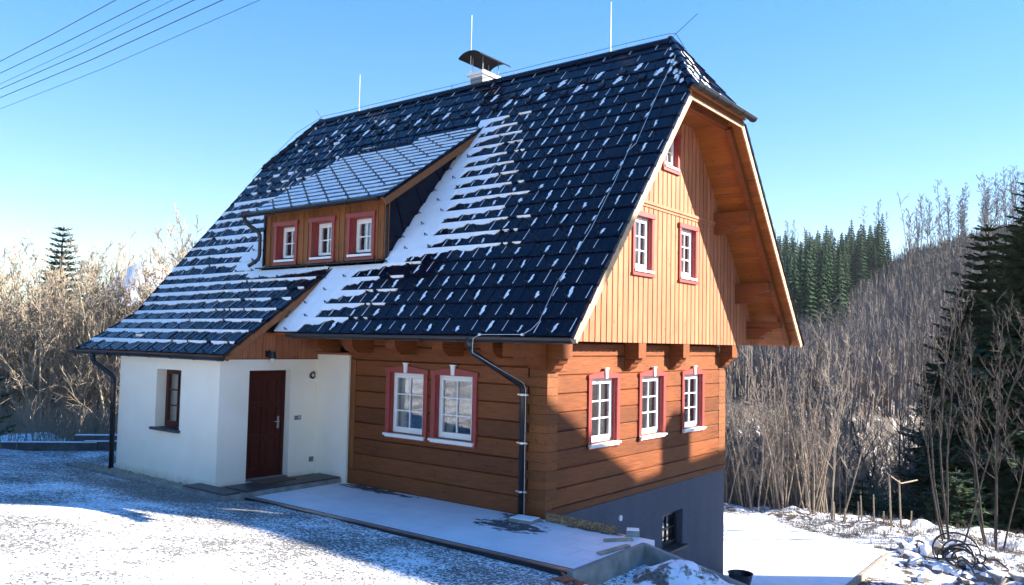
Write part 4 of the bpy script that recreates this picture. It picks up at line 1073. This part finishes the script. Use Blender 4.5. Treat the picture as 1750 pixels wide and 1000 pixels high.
# retaining wall, two legs
mb = MB(); mb.box((1.99, -2.32, -1.2), (2.07, -.36, .03))
mb.prism([(2.07, .03), (5.2, -.58), (5.2, -2.8), (2.07, -2.8)], -.44, -.36, lambda u, v, w_: (u, w_, v))
one(mb, 'retaining_wall', M['concrete'], 'low L shaped grey concrete retaining wall descending in front of the basement', 'wall')
mb = MB(); mb.prism([(.09, -.2), (1.40, -.2), (1.40, .125), (.09, .145)], .0, .025, lambda u, v, w_: (u, -.10+w_-(v*.12), v))
one(mb, 'chipboard', M['osb'], 'brown chipboard panel standing on edge at the log corner of the chalet', 'board')
for (x, y, z, a, s, lb) in ((1.62, .02, .0, .5, (.10, .09, .09), 'small pale block lying by the bend of the concrete retaining wall'), (-.18, -.32, 0, .1, (.22, .16, .05), 'flat concrete slab at the foot of the front downpipe')):
    mb = MB(); mb.box((-s[0], -s[1], 0), s); mb.box((-s[0]*.9, -s[1]*.9, s[2]), (s[0]*.9, s[1]*.9, s[2]+.012), mi=1)
    o = one(mb, 'concrete_block', [M['concrete'], M['snow']], lb, 'block'); o.location = (x, y, z); o.rotation_euler = (0, 0, a)
for (x, y, z, a, L, lb) in ((1.62, -.42, .0, .9, .22, 'weathered batten lying in the snow next to the chipboard panel'), (1.86, -.95, .0, 1.45, .34, 'weathered batten lying along the top of the concrete wall beside the paving')):
    mb = MB(); mb.box((-L, -.04, 0), (L, .04, .035)); o = one(mb, 'batten', M['timber'], lb, 'plank'); o.location = (x, y, z); o.rotation_euler = (0, 0, a)
# spoil heap behind the retaining wall
m, t, b = mat('snowy_spoil'); n = noisetex(t, 2.4, 6, rough=.7); n2 = noisetex(t, 16, 5, sc=(1, 1, 1))
mk = ramp(t, n, [(.44, (0, 0, 0)), (.50, (1, 1, 1))]); t.links.new(mixrgb(t, mk, ramp(t, n2, [(.3, (.07, .065, .055)), (.7, (.20, .18, .15))]), (.84, .86, .9)), b.inputs['Base Color']); b.inputs['Roughness'].default_value = .9
bump(t, b, n2, .8, .03)
mb = MB(); G = 46
for j in range(G):
    for i in range(G):
        u, v = i/(G-1), j/(G-1); x = lerp(1.9, 5.4, u); y = lerp(-3.2, -.40, v)
        d = math.exp(-((x-2.95)/.8)**2-((y+.75)/.6)**2); edge = min(1, min(u, 1-u, v*1.0)*6)
        z = H(x, y)-.06+(.42*d+.09*noise.noise(Vector((x*2.4, y*2.4, 4)))+.05*noise.noise(Vector((x*7, y*7, 4))))*edge
        mb.v.append((x, y, z))
for j in range(G-1):
    for i in range(G-1):
        a = j*G+i; mb.f.append((a, a+1, a+G+1, a+G)); mb.mi.append(0)
one(mb, 'spoil_heap', m, 'snow covered heap of earth and stones against the concrete retaining wall', 'heap', smooth=True)
# loose stones and clay shards
def rock(r, seed, flat=.6):
    q = random.Random(seed); mb = MB(); n = 7; vs = []
    for j in range(1, 4):
        ph = math.pi*j/4
        for i in range(n):
            a = 2*math.pi*i/n; rad = r*q.uniform(.72, 1.2)
            vs.append((rad*math.sin(ph)*math.cos(a), rad*math.sin(ph)*math.sin(a)*.8, rad*math.cos(ph)*flat))
    vs += [(0, 0, r*flat), (0, 0, -r*flat)]
    fs = []
    for j in range(2):
        for i in range(n): fs.append((j*n+i, (j+1)*n+i, (j+1)*n+(i+1) % n, j*n+(i+1) % n))
    for i in range(n): fs.append((3*n, i, (i+1) % n)); fs.append((3*n+1, 2*n+(i+1) % n, 2*n+i))
    mb.add(vs, fs); 
    mb.mi = [1 if (k >= 2*n and k % 2 == 0 or k < n and q.random() < .45) else 0 for k in range(len(fs))]
    return mb
protos = [rock(1, s, f).build('rubble_stone', [M['rock'], M['snow']], recalc=True) for s, f in ((1, .5), (2, .65), (3, .4), (4, .8), (5, .55))]
for o in protos: tag(o, 'broken stone lying in the rubble pile beside the snowy terrace', 'stone', 'stones of the rubble pile beside the terrace')
q = random.Random(8)
for k in range(95):
    o = protos[k] if k < 5 else protos[k % 5].copy()
    if k >= 5: C.objects.link(o)
    f = q.random(); x = lerp(2.7, 4.9, f)+q.gauss(0, .45); y = lerp(14.2, 11.4, f)+q.gauss(0, .65)
    x = max(x, 2.62+.1*q.random())
    s = q.uniform(.08, .24)*(1.35 if q.random() < .2 else 1); o.scale = (s*1.3, s, s); o.location = (x, y, H(x, y)+s*.25); o.rotation_euler = (q.uniform(-.4, .4), q.uniform(-.4, .4), q.random()*6.28)
pc = rock(1, 33, .35); pc.mi = [0]*len(pc.f)
cl0 = pc.build('clay_shard', [M['clay'], M['snow']], recalc=True); tag(cl0, 'red clay shard lying in the snow at the near end of the drain channel', 'shard', 'red clay shards at the end of the drain')
for k in range(8):
    o = cl0 if k == 0 else cl0.copy()
    if k: C.objects.link(o)
    s = q.uniform(.06, .11); x = 2.02+q.uniform(0, .55); y = -2.42-q.uniform(-.05, .14)-.05*k*.3; o.location = (x, y, H(x, y)+.03); o.scale = (s*1.6, s*.8, s); o.rotation_euler = (q.uniform(-.5, .5), q.uniform(-.5, .5), q.uniform(-.5, .9))
# three lighter building blocks at the lower right
bd = [(5.45, 12.1, .5, 'pale cut stone block with snow on top at the right of the rubble pile'), (5.0, 11.75, 1.2, 'pale cut stone block lying tilted left of the other pale block'), (5.9, 11.9, -.3, 'brownish cut stone block at the far right end of the rubble')]
for x, y, a, lb in bd:
    mb = MB(); mb.box((-.24, -.17, -.1), (.24, .17, .14)); mb.box((-.23, -.16, .14), (.23, .16, .17), mi=1)
    o = one(mb, 'stone_block', [plain('pale_stone', (.42, .34, .26), .9, nscale=9, namt=.4, bmp=.5), M['snow']], lb, 'block'); o.location = (x, y, H(x, y)+.1); o.rotation_euler = (.18*(a > 1), .12, a)
# coils of black pipe
q = random.Random(3)
mb = MB(); cx, cy, cz = 3.95, 12.6, H(3.95, 12.6)+.1
for k in range(7):
    r = q.uniform(.3, .55); a0 = q.uniform(-.6, .6); tl = q.uniform(.3, 1.2); dx, dy = q.uniform(-.3, .4), q.uniform(-.4, .3)
    mb.tube([(cx+dx+r*math.cos(t_)*math.cos(a0), cy+dy+r*math.cos(t_)*math.sin(a0)+.25*r*math.sin(t_)*math.cos(tl), cz+r*.72+r*math.sin(t_)*math.sin(tl)*.95) for t_ in [a0+6.0*i/28 for i in range(29)]], .024, 6)
for k in range(3):
    x0, y0_ = cx+q.uniform(-1.0, -.3), cy+q.uniform(-.4, .4); x1, y1_ = cx+q.uniform(.6, 1.4), cy+q.uniform(-1.1, .0)
    mb.tube([(lerp(x0, x1, f), lerp(y0_, y1_, f), H(lerp(x0, x1, f), lerp(y0_, y1_, f))+.06+.42*math.sin(f*3.0)*q.uniform(.5, 1)) for f in [i/10 for i in range(11)]], .024, 6)
one(mb, 'pipe_coil', M['black_pipe'], 'tangle of black plastic pipe loops lying on the rubble pile', 'pipe', smooth=True)
# terrace edge timber
mb = MB(); mb.box((2.42, 6.8, -2.62), (2.50, 12.25, -2.435)); one(mb, 'edge_board', M['timber'], 'long timber board edging the smooth snowy terrace on its right side', 'board')
# rubber tub at the basement corner
mb = MB(); n = 20
for (r0, z0), (r1, z1) in (((.20, 0), (.27, .30)), ((.27, .30), (.29, .31)), ((.29, .31), (.26, .30)), ((.26, .30), (.19, .03))):
    mb.add([(r0*math.cos(6.283*i/n), r0*math.sin(6.283*i/n), z0) for i in range(n)]+[(r1*math.cos(6.283*i/n), r1*math.sin(6.283*i/n), z1) for i in range(n)], [(i, (i+1) % n, n+(i+1) % n, n+i) for i in range(n)])
mb.add([(.2*math.cos(6.283*i/n), .2*math.sin(6.283*i/n), .03) for i in range(n)], [tuple(range(n))])
o = one(mb, 'rubber_tub', M['black'], 'round black builder\'s tub beside the far corner of the grey basement wall', 'tub', recalc=False); o.location = (.62, 6.75, -2.47)
# dark plastic scraps at the lower edge
mb = MB(); q = random.Random(12)
for k in range(7): mb.box((-.18, -.012, 0), (.18, .012, q.uniform(.08, .2)), lambda x, y, z, a=q.uniform(-.6, .6), dx=q.uniform(-.3, .3), dy=q.uniform(-.15, .15): (dx+x*math.cos(a)-y*math.sin(a), dy+x*math.sin(a)+y*math.cos(a), z+.1*x))
o = one(mb, 'crate_remains', M['black_pipe'], 'broken dark plastic crate lying in the snow beyond the edging timber', 'crate'); o.location = (3.05, 8.85, -2.66)
# coiled cable on the porch wall
mb = MB(); pts = []
for i in range(90):
    a = i*.42; r = .055+.018*math.sin(i*.61); pts.append((-5.832+.012*math.sin(i*.9), -.19+r*math.cos(a)+.012*math.sin(i*.23), 2.12+r*math.sin(a)+.012*math.cos(i*.31)))
mb.tube(pts, .0045, 4); one(mb, 'cable_coil', M['wire'], 'small black cable coil hanging on the white wall right of the door', 'cable')
# concrete beams left
for k, (x, y, z, L, a, sx, lb) in enumerate(((-14.0, -1.86, -.02, 1.18, .78, .11, 'long grey concrete beam lying on snow at the wood edge, left of the white annex'), (-12.95, -.72, 0, .75, .80, .11, 'shorter grey beam lying nearest the annex downpipe'), (-13.45, -.85, .16, .62, .78, .09, 'grey concrete beam stacked on top behind the longer beam'))):
    mb = MB(); mb.box((-L, -.12, 0), (L, .12, sx*2)); mb.box((-L*.98, -.10, sx*2), (L*.98, .10, sx*2+.015), mi=1)
    o = one(mb, 'concrete_beam', [M['concrete_dark'], M['snow']], lb, 'beam'); o.location = (x, y, H(x, y)+z); o.rotation_euler = (0, 0, a)
# overhead wires
PL = [((-71.0, 15.93), (-64.9, 20.67)), ((-71.0, 15.23), (-62.9, 21.04)), ((-70.9, 14.66), (-61.5, 21.29)), ((-70.9, 14.36), (-60.2, 21.49)), ((-70.9, 13.85), (-58.4, 21.77)), ((-70.9, 13.18), (-56.0, 22.11))]
names_ = ['topmost of the six overhead wires crossing the sky, nearest the upper left corner', 'second overhead wire from the top left corner', 'thin third overhead wire, between two thicker ones', 'fourth overhead wire from the top left corner', 'fifth overhead wire, just above the lowest thin one', 'lowest and longest thin overhead wire in the sky']
def poladd(az, r, z=0): return Vector((CAM.x+r*math.sin(R_(az)), CAM.y+r*math.cos(R_(az)), z))
for k, ((a0, e0), (a1, e1)) in enumerate(PL):
    hgt = 8.2-.25*k
    p = poladd(a0, hgt/math.tan(R_(e0)), CAM.z+hgt); q_ = poladd(a1, hgt/math.tan(R_(e1)), CAM.z+hgt)
    d = (q_-p); pts = [p+d*f+Vector((0, 0, .0016*((f-.5)*d.length)**2-.0016*(.5*d.length)**2)) for f in [i*.5 for i in range(-7, 9)]]
    mb = MB(); mb.tube(pts, .006 if k in (2, 5) else .010, 5); one(mb, 'overhead_wire', M['wire'], names_[k], 'wire', 'overhead wires crossing the sky')
# neighbouring building that throws the stepped shadow on the gable
nb = thing('neighbour_house', 'tall plain neighbouring house with a chimney, standing uphill of the garden out of the picture', 'house')
XN = 14.0
mb = MB(); t0 = XN; sy, sz = t0*.80, t0*.57
prof = [(-2.75, -11), (-2.75, .50), (-.9, 2.37), (3.1, .20), (7.5, .44), (7.5, -11)]
mb.prism([(a+sy, max(-3.2, c+sz)) for a, c in prof], XN, XN+7, lambda u, v, w_: (w_, u, v)); mb.build('wall', M['plaster'], nb, recalc=True)
mb = MB(); mb.prism([(-1.1+sy, 1+sz), (-.12+sy, 1+sz), (-.12+sy, 4.2+sz), (-1.1+sy, 4.2+sz)], XN+.02, XN+.7, lambda u, v, w_: (w_, u, v)); mb.build('chimney', M['clay'], nb, recalc=True)  # unseen chimney added to fill the notch in the yard shadow
mb = MB(); mb.prism([(4.62+sy, -2+sz), (5.46+sy, -2+sz), (5.46+sy, 1.52+sz), (4.62+sy, 1.52+sz)], XN+.02, XN+.7, lambda u, v, w_: (w_, u, v)); mb.build('chimney', M['clay'], nb, recalc=True)
mb = MB()
for a, b_ in ((prof[1], prof[2]), (prof[2], prof[3]), (prof[3], prof[4])):
    mb.prism([(a[0]+sy, a[1]+sz), (b_[0]+sy, b_[1]+sz), (b_[0]+sy, b_[1]+sz+.06), (a[0]+sy, a[1]+sz+.06)], XN-.05, XN+7.1, lambda u, v, w_: (w_, u, v))
mb.build('roof', M['snow'], nb, recalc=True)

# ---------------- trees ----------------
def rv(q): return Vector((q.gauss(0, 1), q.gauss(0, 1), q.gauss(0, 1)))
def bare_tree(seed, h=7.0, stems=1, nb_=20, spread=.35, twigs=6, r0=.055, upness=1.0, first=.25, tw_r=.006):
    q = random.Random(seed); T, B = MB(), MB()
    for s in range(stems):
        a = q.random()*6.28; lean = Vector((math.cos(a), math.sin(a), 0))*(.06+.13*q.random())*(1.6 if stems > 1 else .6)
        hs = h*q.uniform(.78, 1.0) if stems > 1 else h; n = 9; p = lean*(.8 if stems > 1 else 0)+Vector((0, 0, -.4)); pts = [p.copy()]; d = (Vector((0, 0, 1))+lean).normalized()
        for i in range(n): d = (d+rv(q)*.05+Vector((0, 0, .04))).normalized(); p = p+d*(hs+.4)/n; pts.append(p.copy())
        rb = r0*q.uniform(.7, 1.1); T.tube(pts, [rb*(1-.86*i/n) for i in range(n+1)], 6)
        for k in range(nb_):
            f = first+(1-first)*((k+q.random())/nb_); i = min(n-1, int(f*n)); p0 = pts[i].lerp(pts[i+1], f*n-i)
            az = q.random()*6.28; out = Vector((math.cos(az), math.sin(az), 0)); L = hs*spread*(1.12-f*.75)*q.uniform(.5, 1.15)
            dd = (out*1.0+Vector((0, 0, upness*q.uniform(.6, 1.6)))).normalized(); bp_ = [p0]; c = p0.copy(); m_ = 4
            for j in range(m_): dd = (dd+rv(q)*.13+Vector((0, 0, .13))).normalized(); c = c+dd*L/m_; bp_.append(c.copy())
            br = rb*.34*(1-f*.6)+.004; B.tube(bp_, [br, br*.8, br*.6, br*.4, tw_r*.5], 4, caps=False)
            for w_ in range(twigs):
                g = q.uniform(.15, 1.0)*m_; ii = min(m_-1, int(g)); t0 = bp_[ii].lerp(bp_[ii+1], g-ii); td = (dd*.7+rv(q)*.5+Vector((0, 0, .35))).normalized(); tl = L*q.uniform(.18, .5)
                t1 = t0+td*tl*.5; t2 = t1+(td+rv(q)*.25+Vector((0, 0, .15))).normalized()*tl*.5
                B.tube([t0, t1, t2], [tw_r, tw_r*.75, tw_r*.35], 3, caps=False)
                for z_ in range(2):
                    td2 = (td+rv(q)*.55).normalized(); B.tube([t1, t1+td2*tl*.35], [tw_r*.6, tw_r*.3], 3, caps=False)
    return T, B
def make_tree(name, T, B, mt, mb_, label, cat, group):
    r = thing(name, label, cat, group); T.build('trunk', mt, r, smooth=True); B.build('crown', mb_, r); return r
def dup(root, loc, rz, sc, label=None, group=None):
    r = root.copy(); C.objects.link(r); r.location = loc; r.rotation_euler = (0, 0, rz); r.scale = sc
    if label: r['label'] = label
    if group: r['group'] = group
    for ch in list(root.children):
        c = ch.copy(); C.objects.link(c); c.parent = r
    return r
q = random.Random(99)
def scatter(protos, spots, label=None, group=None, smin=.8, smax=1.1):
    for k, (az, r) in enumerate(spots):
        p = poladd(az, r); z = H(p.x, p.y); s = q.uniform(smin, smax); pr = protos[k % len(protos)]
        if not pr.get('_used'):
            pr['_used'] = 1; o = pr; o.location = (p.x, p.y, z); o.rotation_euler = (0, 0, q.random()*6.28); o.scale = (s, s, s)
            if label: o['label'] = label; o['group'] = group
        else: dup(pr, (p.x, p.y, z), q.random()*6.28, (s, s, s*q.uniform(.92, 1.08)), label, group)
# left thicket
GL = 'bare tan saplings of the dense thicket left of the annex'
LP = [make_tree('bare_sapling', *bare_tree(100+i, h=6.6, stems=1+(i % 3 == 0), nb_=24, spread=.27, twigs=8, r0=.055, first=.08, tw_r=.012), M['bark_tan'], M['bark_tan'], 'leafless tan sapling in the dense thicket left of the white annex', 'tree', GL) for i in range(6)]
spots = []
for k in range(262):
    az = q.uniform(-74, -55.5); r = 30.5+.35*max(0, -az-62)+15*q.random()**1.2; spots.append((az, r))
scatter(LP, spots, smin=.88, smax=1.14)
# right thicket by the house corner: tall slim poles
GRp = 'slim leafless poles of the thicket right behind the chalet'
RP = [make_tree('bare_sapling', *bare_tree(200+i, h=8.2, stems=3, nb_=17, spread=.15, twigs=7, r0=.05, first=.2, upness=1.7, tw_r=.011), M['bark_tan'] if i % 3 else M['bark_grey'], M['bark_grey'], 'slim leafless pole in the sunlit thicket behind the right corner of the chalet', 'tree', GRp) for i in range(6)]
spots = [(q.uniform(-24.5, -15.3), q.uniform(29.2, 36)) for k in range(95)]
scatter(RP, spots, smin=.46, smax=.70)
GM = 'spreading leafless trees in the hollow beyond the rough snow'
MP = [make_tree('bare_tree', *bare_tree(300+i, h=10.5, stems=1+(i % 2)*2, nb_=26, spread=.34, twigs=9, r0=.11, first=.18, upness=.8, tw_r=.011), M['bark_dark'], M['bark_grey'], 'spreading leafless tree in the shaded hollow beyond the rough snow', 'tree', GM) for i in range(4)]
scatter(MP, [(q.uniform(-17.5, -5.0), q.uniform(36, 56)) for k in range(50)], smin=.62, smax=.9)
# named trees in front of the dark spruces
for k, (az, r, h, lb) in enumerate(((-9.15, 27.2, 9.6, 'tall many-stemmed leafless tree standing alone before the dark spruces'), (-6.9, 27.6, 7.2, 'bushy many-stemmed leafless tree right of the taller one, at the spruces\' foot'), (-16.0, 28.6, 6.4, 'forked pale leafless tree at the right end of the sunlit thicket'))):
    T, B = bare_tree(400+k, h=h, stems=5 if k < 2 else 3, nb_=15, spread=.24, twigs=6, r0=.036, first=.3, upness=1.4, tw_r=.009)
    o = make_tree('bare_tree', T, B, M['bark_dark'] if k < 2 else M['bark_tan'], M['bark_dark'] if k < 2 else M['bark_grey'], lb, 'tree', None); p = poladd(az, r); o.location = (p.x, p.y, H(p.x, p.y))
def spruce(seed, h, rad, whorl, per, tw=12, ns=1.0, bare=.06):
    q = random.Random(seed); T, B = MB(), MB(); T.tube([(0, 0, -.4), (0, 0, h*.5), (0, 0, h)], [h*.018, h*.011, .01], 7)
    for w_ in range(whorl):
        f = bare+(1-bare)*(w_/whorl)**.92; z = h*f
        for k in range(per):
            az = 6.283*(k+q.random()*.8)/per+w_; L = rad*(1-f)**.85*q.uniform(.6, 1.2)+.05; out = Vector((math.cos(az), math.sin(az), 0)); p = Vector((0, 0, z+q.uniform(-.6, .6)*h/whorl*(1-f))); n = 5; pts = [p]
            for j in range(n):
                g = j/n; p = p+(out+Vector((0, 0, .30-.75*math.sin(min(1, g*1.25)*2.2)*.55+(.35 if g > .7 else 0)))).normalized()*L/n; pts.append(p)
            T.tube(pts, [.022*L/2+.006, .016, .012, .009, .006, .004], 3, caps=False)
            side = Vector((-out.y, out.x, 0))
            for m_ in range(tw):
                g = .12+.88*(m_+q.random())/tw; ii = min(n-1, int(g*n)); c = pts[ii].lerp(pts[ii+1], g*n-ii); sg = 1 if m_ % 2 else -1
                tl = ns*(.10+.10*(1-f)+.30*L*(1-g))*q.uniform(.7, 1.25)*(.45+.55*min(1, 3*(1-f))); td = (out*.75+side*sg*.75+Vector((0, 0, q.uniform(-.5, .12)))).normalized()
                if g > .93: td = (out+Vector((0, 0, .25))).normalized(); tl = .22*ns
                e_ = c+td*tl; nr = td.cross(Vector((0, 0, 1))).normalized(); up = nr.cross(td)
                # needle tufts: narrow leaves fanned round the shoot
                for t_ in range(4):
                    b0 = c.lerp(e_, t_/4.5); wd = (.045+.02*q.random())*ns*(.4+.6*min(1, 3*(1-f))); e2 = b0+td*tl*.45
                    a_ = nr*wd+up*wd*q.uniform(-.5, .3); B.add([b0, b0+td*tl*.18+a_, e2+a_*.6, e2-a_*.6+up*.01, b0+td*tl*.18-a_], [(0, 1, 2, 3, 4)])
                    if t_ % 2 == 0: v_ = up*-wd*1.1; B.add([b0, b0+td*tl*.2+v_, e2], [(0, 1, 2)])
    return T, B
# near spruces at the right edge
for k, (az, r, h, rad, lb) in enumerate(((-3.3, 39, 18.6, 6.3, 'tallest dark spruce, cut by the right edge of the picture'), (-7.0, 42, 17.0, 5.0, 'dark spruce with a pointed lit top just left of the tallest spruce'), (-5.4, 48, 15.0, 5.0, 'low broad dark spruce filling the gap behind the two taller spruces'), (-8.5, 45, 12.5, 4.4, 'broad dark spruce at the left end of the near spruces'), (-5.0, 37, 14.0, 5.0, 'dark drooping spruce under the branches of the tallest spruce'))):
    T, B = spruce(500+k, h, rad, int(h*2.1), 14, tw=30, ns=1.9); o = make_tree('spruce_tree', T, B, M['bark_dark'], M['needle'], lb, 'tree', None); p = poladd(az, r); o.location = (p.x, p.y, H(p.x, p.y))
T, B = spruce(510, 5.3, 1.7, 22, 10, tw=20); o = make_tree('spruce_tree', T, B, M['bark_dark'], M['needle'], 'young green spruce cut by the left edge of the picture', 'tree', None); p = poladd(-74.1, 21); o.location = (p.x, p.y, H(p.x, p.y))
T, B = spruce(511, 14.6, 2.7, 40, 15, tw=16, ns=1.6); o = make_tree('spruce_tree', T, B, M['bark_dark'], M['needle'], 'single spruce whose pointed top rises above the left thicket', 'tree', None); p = poladd(-67.2, 52); z = H(p.x, p.y); o.location = (p.x, p.y, 2.9+52*math.tan(R_(6.7))-14.6)
# small conifers added to darken the bright snow in the hollow
for k, (az, r, h) in enumerate(((-14.2, 33, 1.9), (-12.0, 34, 2.1), (-10.4, 33.5, 2.3), (-13.1, 36, 2.3), (-8.9, 31.5, 2.2))):
    if k == 0:
        T, B = spruce(520, 2.6, 1.7, 9, 8, tw=10); sb = make_tree('spruce_bush', T, B, M['bark_dark'], M['needle'], 'low conifer bush added to darken the hollow behind the garden stakes', 'bush', 'low conifer bushes added behind the stakes'); p = poladd(az, r); sb.location = (p.x, p.y, H(p.x, p.y))
    else: p = poladd(az, r); dup(sb, (p.x, p.y, H(p.x, p.y)), k*1.3, (1, 1, h/2.4))
# far conifers on the hill
GF = 'spruces of the dark stand on the far hillside'
FP = []
for i in range(4):
    qq = random.Random(600+i); T, B = MB(), MB(); h = 15; T.tube([(0, 0, -1), (0, 0, h)], [.16, .03], 4)
    for w_ in range(20):
        f = .05+.95*w_/20; z = h*f; L0 = 2.9*(1-f)**.85+.15
        for k in range(9):
            az = 6.283*(k+qq.random())/9; L = L0*qq.uniform(.65, 1.15); o_ = Vector((math.cos(az), math.sin(az), 0)); s_ = Vector((-o_.y, o_.x, 0)); b0 = Vector((0, 0, z+.55)); e_ = o_*L+Vector((0, 0, z-.18*L)); m1 = b0.lerp(e_, .55)
            B.add([b0, m1+s_*.30*L0*.6, e_, m1-s_*.30*L0*.6, m1+Vector((0, 0, -.45))], [(0, 1, 2, 3), (1, 4, 2), (3, 2, 4)])
    FP.append(make_tree('spruce_tree', T, B, M['bark_dark'], M['needle_far'], 'dark green spruce in the conifer stand on the far hillside', 'tree', GF))
fs = []
while len(fs) < 270:
    az = q.uniform(-22, -12.0); r = q.uniform(120, 252); lim = lerp(-12.4, -15.2, smooth01(225, 155, r))
    if az < lim+q.uniform(-.6, .4) and (q.random() < 1): fs.append((az, r))
scatter(FP, fs, smin=.55, smax=.95)
GR2 = 'tall thin bare trees along the far ridge'
HP = []
for i in range(4):
    T, B = bare_tree(700+i, h=17+i, stems=1, nb_=34, spread=.13 if i % 2 else .2, twigs=7, r0=.16, first=.35, upness=.4 if i % 2 else 1.1, tw_r=.045)
    HP.append(make_tree('bare_tree', T, B, M['bark_dark'], M['bark_far'], 'tall thin leafless tree standing on the far ridge against the sky', 'tree', GR2))
hs = [(a, r) for a, r in ((-15.9, 246), (-14.4, 244), (-13.4, 250), (-12.9, 238))]+[(q.uniform(-11.2, -4.2), q.uniform(205, 262)) for k in range(44)]+[(q.uniform(-22, -17), q.uniform(248, 262)) for k in range(14)]+[(q.uniform(-12.5, -6), q.uniform(130, 200)) for k in range(7)]
scatter(HP, hs, smin=.62, smax=1.05)
# brush covering the hill and the valley side
mb = MB(); q = random.Random(77)
def bundle(p, h, wd, n):
    for k in range(n):
        a = q.random()*6.28; o_ = Vector((math.cos(a), math.sin(a), 0)); L = h*q.uniform(.5, 1.1); b0 = p+o_*q.uniform(0, 1.2); t_ = b0+o_*L*q.uniform(0, .22)+Vector((0, 0, L)); s_ = Vector((q.uniform(-1, 1), q.uniform(-1, 1), 0)).normalized()*wd
        mb.add([b0-s_, b0+s_, t_], [(0, 1, 2)])
        for m_ in range(2):
            c = b0.lerp(t_, q.uniform(.3, .8)); e_ = c+Vector((q.uniform(-1, 1), q.uniform(-1, 1), q.uniform(.6, 1.6)))*L*.16; mb.add([c-s_*.5, c+s_*.5, e_], [(0, 1, 2)])
for k in range(6500):
    az = q.uniform(-27, -2.5); r = 44+218*q.random()**.85; p = poladd(az, r)
    if 110 < r < 250 and az < lerp(-12.2, -15.0, smooth01(225, 155, r)): continue
    dens = noise.noise(Vector((p.x*.03, p.y*.03, 1)))
    if dens < -.28: continue
    z = H(p.x, p.y); h = q.uniform(2.6, 5.6); bundle(Vector((p.x, p.y, z)), h, .045*r/110+.03, 8)
for k in range(500):
    az = q.uniform(-80, -54); r = q.uniform(42, 75); p = poladd(az, r); bundle(Vector((p.x, p.y, H(p.x, p.y))), q.uniform(7, 10.5), .04, 7)
tag(mb.build('brushwood', M['bark_far']), kind='stuff')
# dry weeds and twigs poking through the rough snow
mb = MB()
for k in range(1700):
    az = q.uniform(-19.5, -4.5); r = q.uniform(23.5, 29.5); p = poladd(az, r)
    if p.x < 2.6 and p.y < 13.2: continue
    z = H(p.x, p.y)
    for m_ in range(3):
        e_ = Vector((q.uniform(-.12, .12), q.uniform(-.12, .12), q.uniform(.06, .28))); b0 = Vector((p.x+q.uniform(-.1, .1), p.y+q.uniform(-.1, .1), z-.02)); mb.tube([b0, b0+e_], [.005, .002], 3, caps=False)
tag(mb.build('dry_weeds', M['bark_dark']), kind='stuff')
# undergrowth at the foot of the left wood
mb = MB()
for k in range(1500):
    az = q.uniform(-74, -58); r = q.uniform(23.6, 30); p = poladd(az, r); z = H(p.x, p.y); b0 = Vector((p.x, p.y, z-.05)); e_ = Vector((q.uniform(-.3, .3), q.uniform(-.3, .3), q.uniform(.3, 1.3)))
    mb.tube([b0, b0+e_*.5, b0+e_+rv(q)*.08], [.010, .008, .003], 3, caps=False)
tag(mb.build('undergrowth', M['bark_tan']), kind='stuff')
# garden stakes on the crest
sk = [(1427, .75), (1443, .55), (1468, .9), (1473, 1.15), (1494, 1.05), (1510, .5), (1556, .7)]
def px_az(px): 
    d = CF+CR*((px-875)/1372.312)-CU*((870-507)/1372.312); return math.degrees(math.atan2(d.x, d.y))
mb0 = None
for k, (px, h) in enumerate(sk):
    p = poladd(px_az(px), 28.7); mb = MB(); h *= .75; mb.tube([(0, 0, -.2), (q.uniform(-.04, .04), 0, h)], [.03, .024], 6)
    o = one(mb, 'garden_stake', M['timber'], ['short pale stake with a wider head, leftmost on the snow crest', 'thin short stake second from the left on the snow crest', 'medium stake directly left of a slightly taller stake', 'tall stake directly right of a medium one', 'tall lone stake in the middle of the row', 'shortest thin stake, left of the pole frame', 'short pale stake under the rail of the pole frame'][k], 'stake'); o.location = (p.x, p.y, H(p.x, p.y))
fr_ = thing('pole_frame', 'rough frame of two thin poles with a rail on top, right of the stakes', 'frame')
a, b_ = poladd(px_az(1523), 28.4), poladd(px_az(1540), 28.6); c = poladd(px_az(1568), 29.2)
for p in (a, b_): mb = MB(); z = H(p.x, p.y); mb.tube([(p.x, p.y, z-.2), (p.x-.05, p.y, z+1.55)], [.035, .03], 6); mb.build('pole', M['timber'], fr_)
mb = MB(); mb.tube([(a.x, a.y, H(a.x, a.y)+1.5), (b_.x, b_.y, H(b_.x, b_.y)+1.45), (c.x, c.y, H(c.x, c.y)+1.35)], .022, 6); mb.build('rail', M['timber'], fr_)
# trees behind the photographer, seen only mirrored in the window panes
for k in range(9):
    dup(LP[k % 6], (-22+k*4.2+q.uniform(-1, 1), -27-q.uniform(0, 6), H(-22+k*4.2, -28)), k*1.1, (1, 1, 1), 'leafless tree in the row behind the photographer, out of the picture', 'bare trees behind the photographer')
# thin valley haze
mb = MB(); mb.box((-1000, -1000, -70), (1000, 1000, 125)); m, t, b = mat('haze_air'); t.nodes.remove(b)
pv = N(t, 'ShaderNodeVolumePrincipled'); pv.inputs['Color'].default_value = (.92, .95, 1, 1); pv.inputs['Density'].default_value = .00012; pv.inputs['Anisotropy'].default_value = .1
t.links.new(pv.outputs[0], t.nodes['Material Output'].inputs['Volume']); tag(mb.build('haze', m), kind='stuff')
for o in bpy.data.objects:
    if '_used' in o: del o['_used']
print('objects', len(bpy.data.objects))
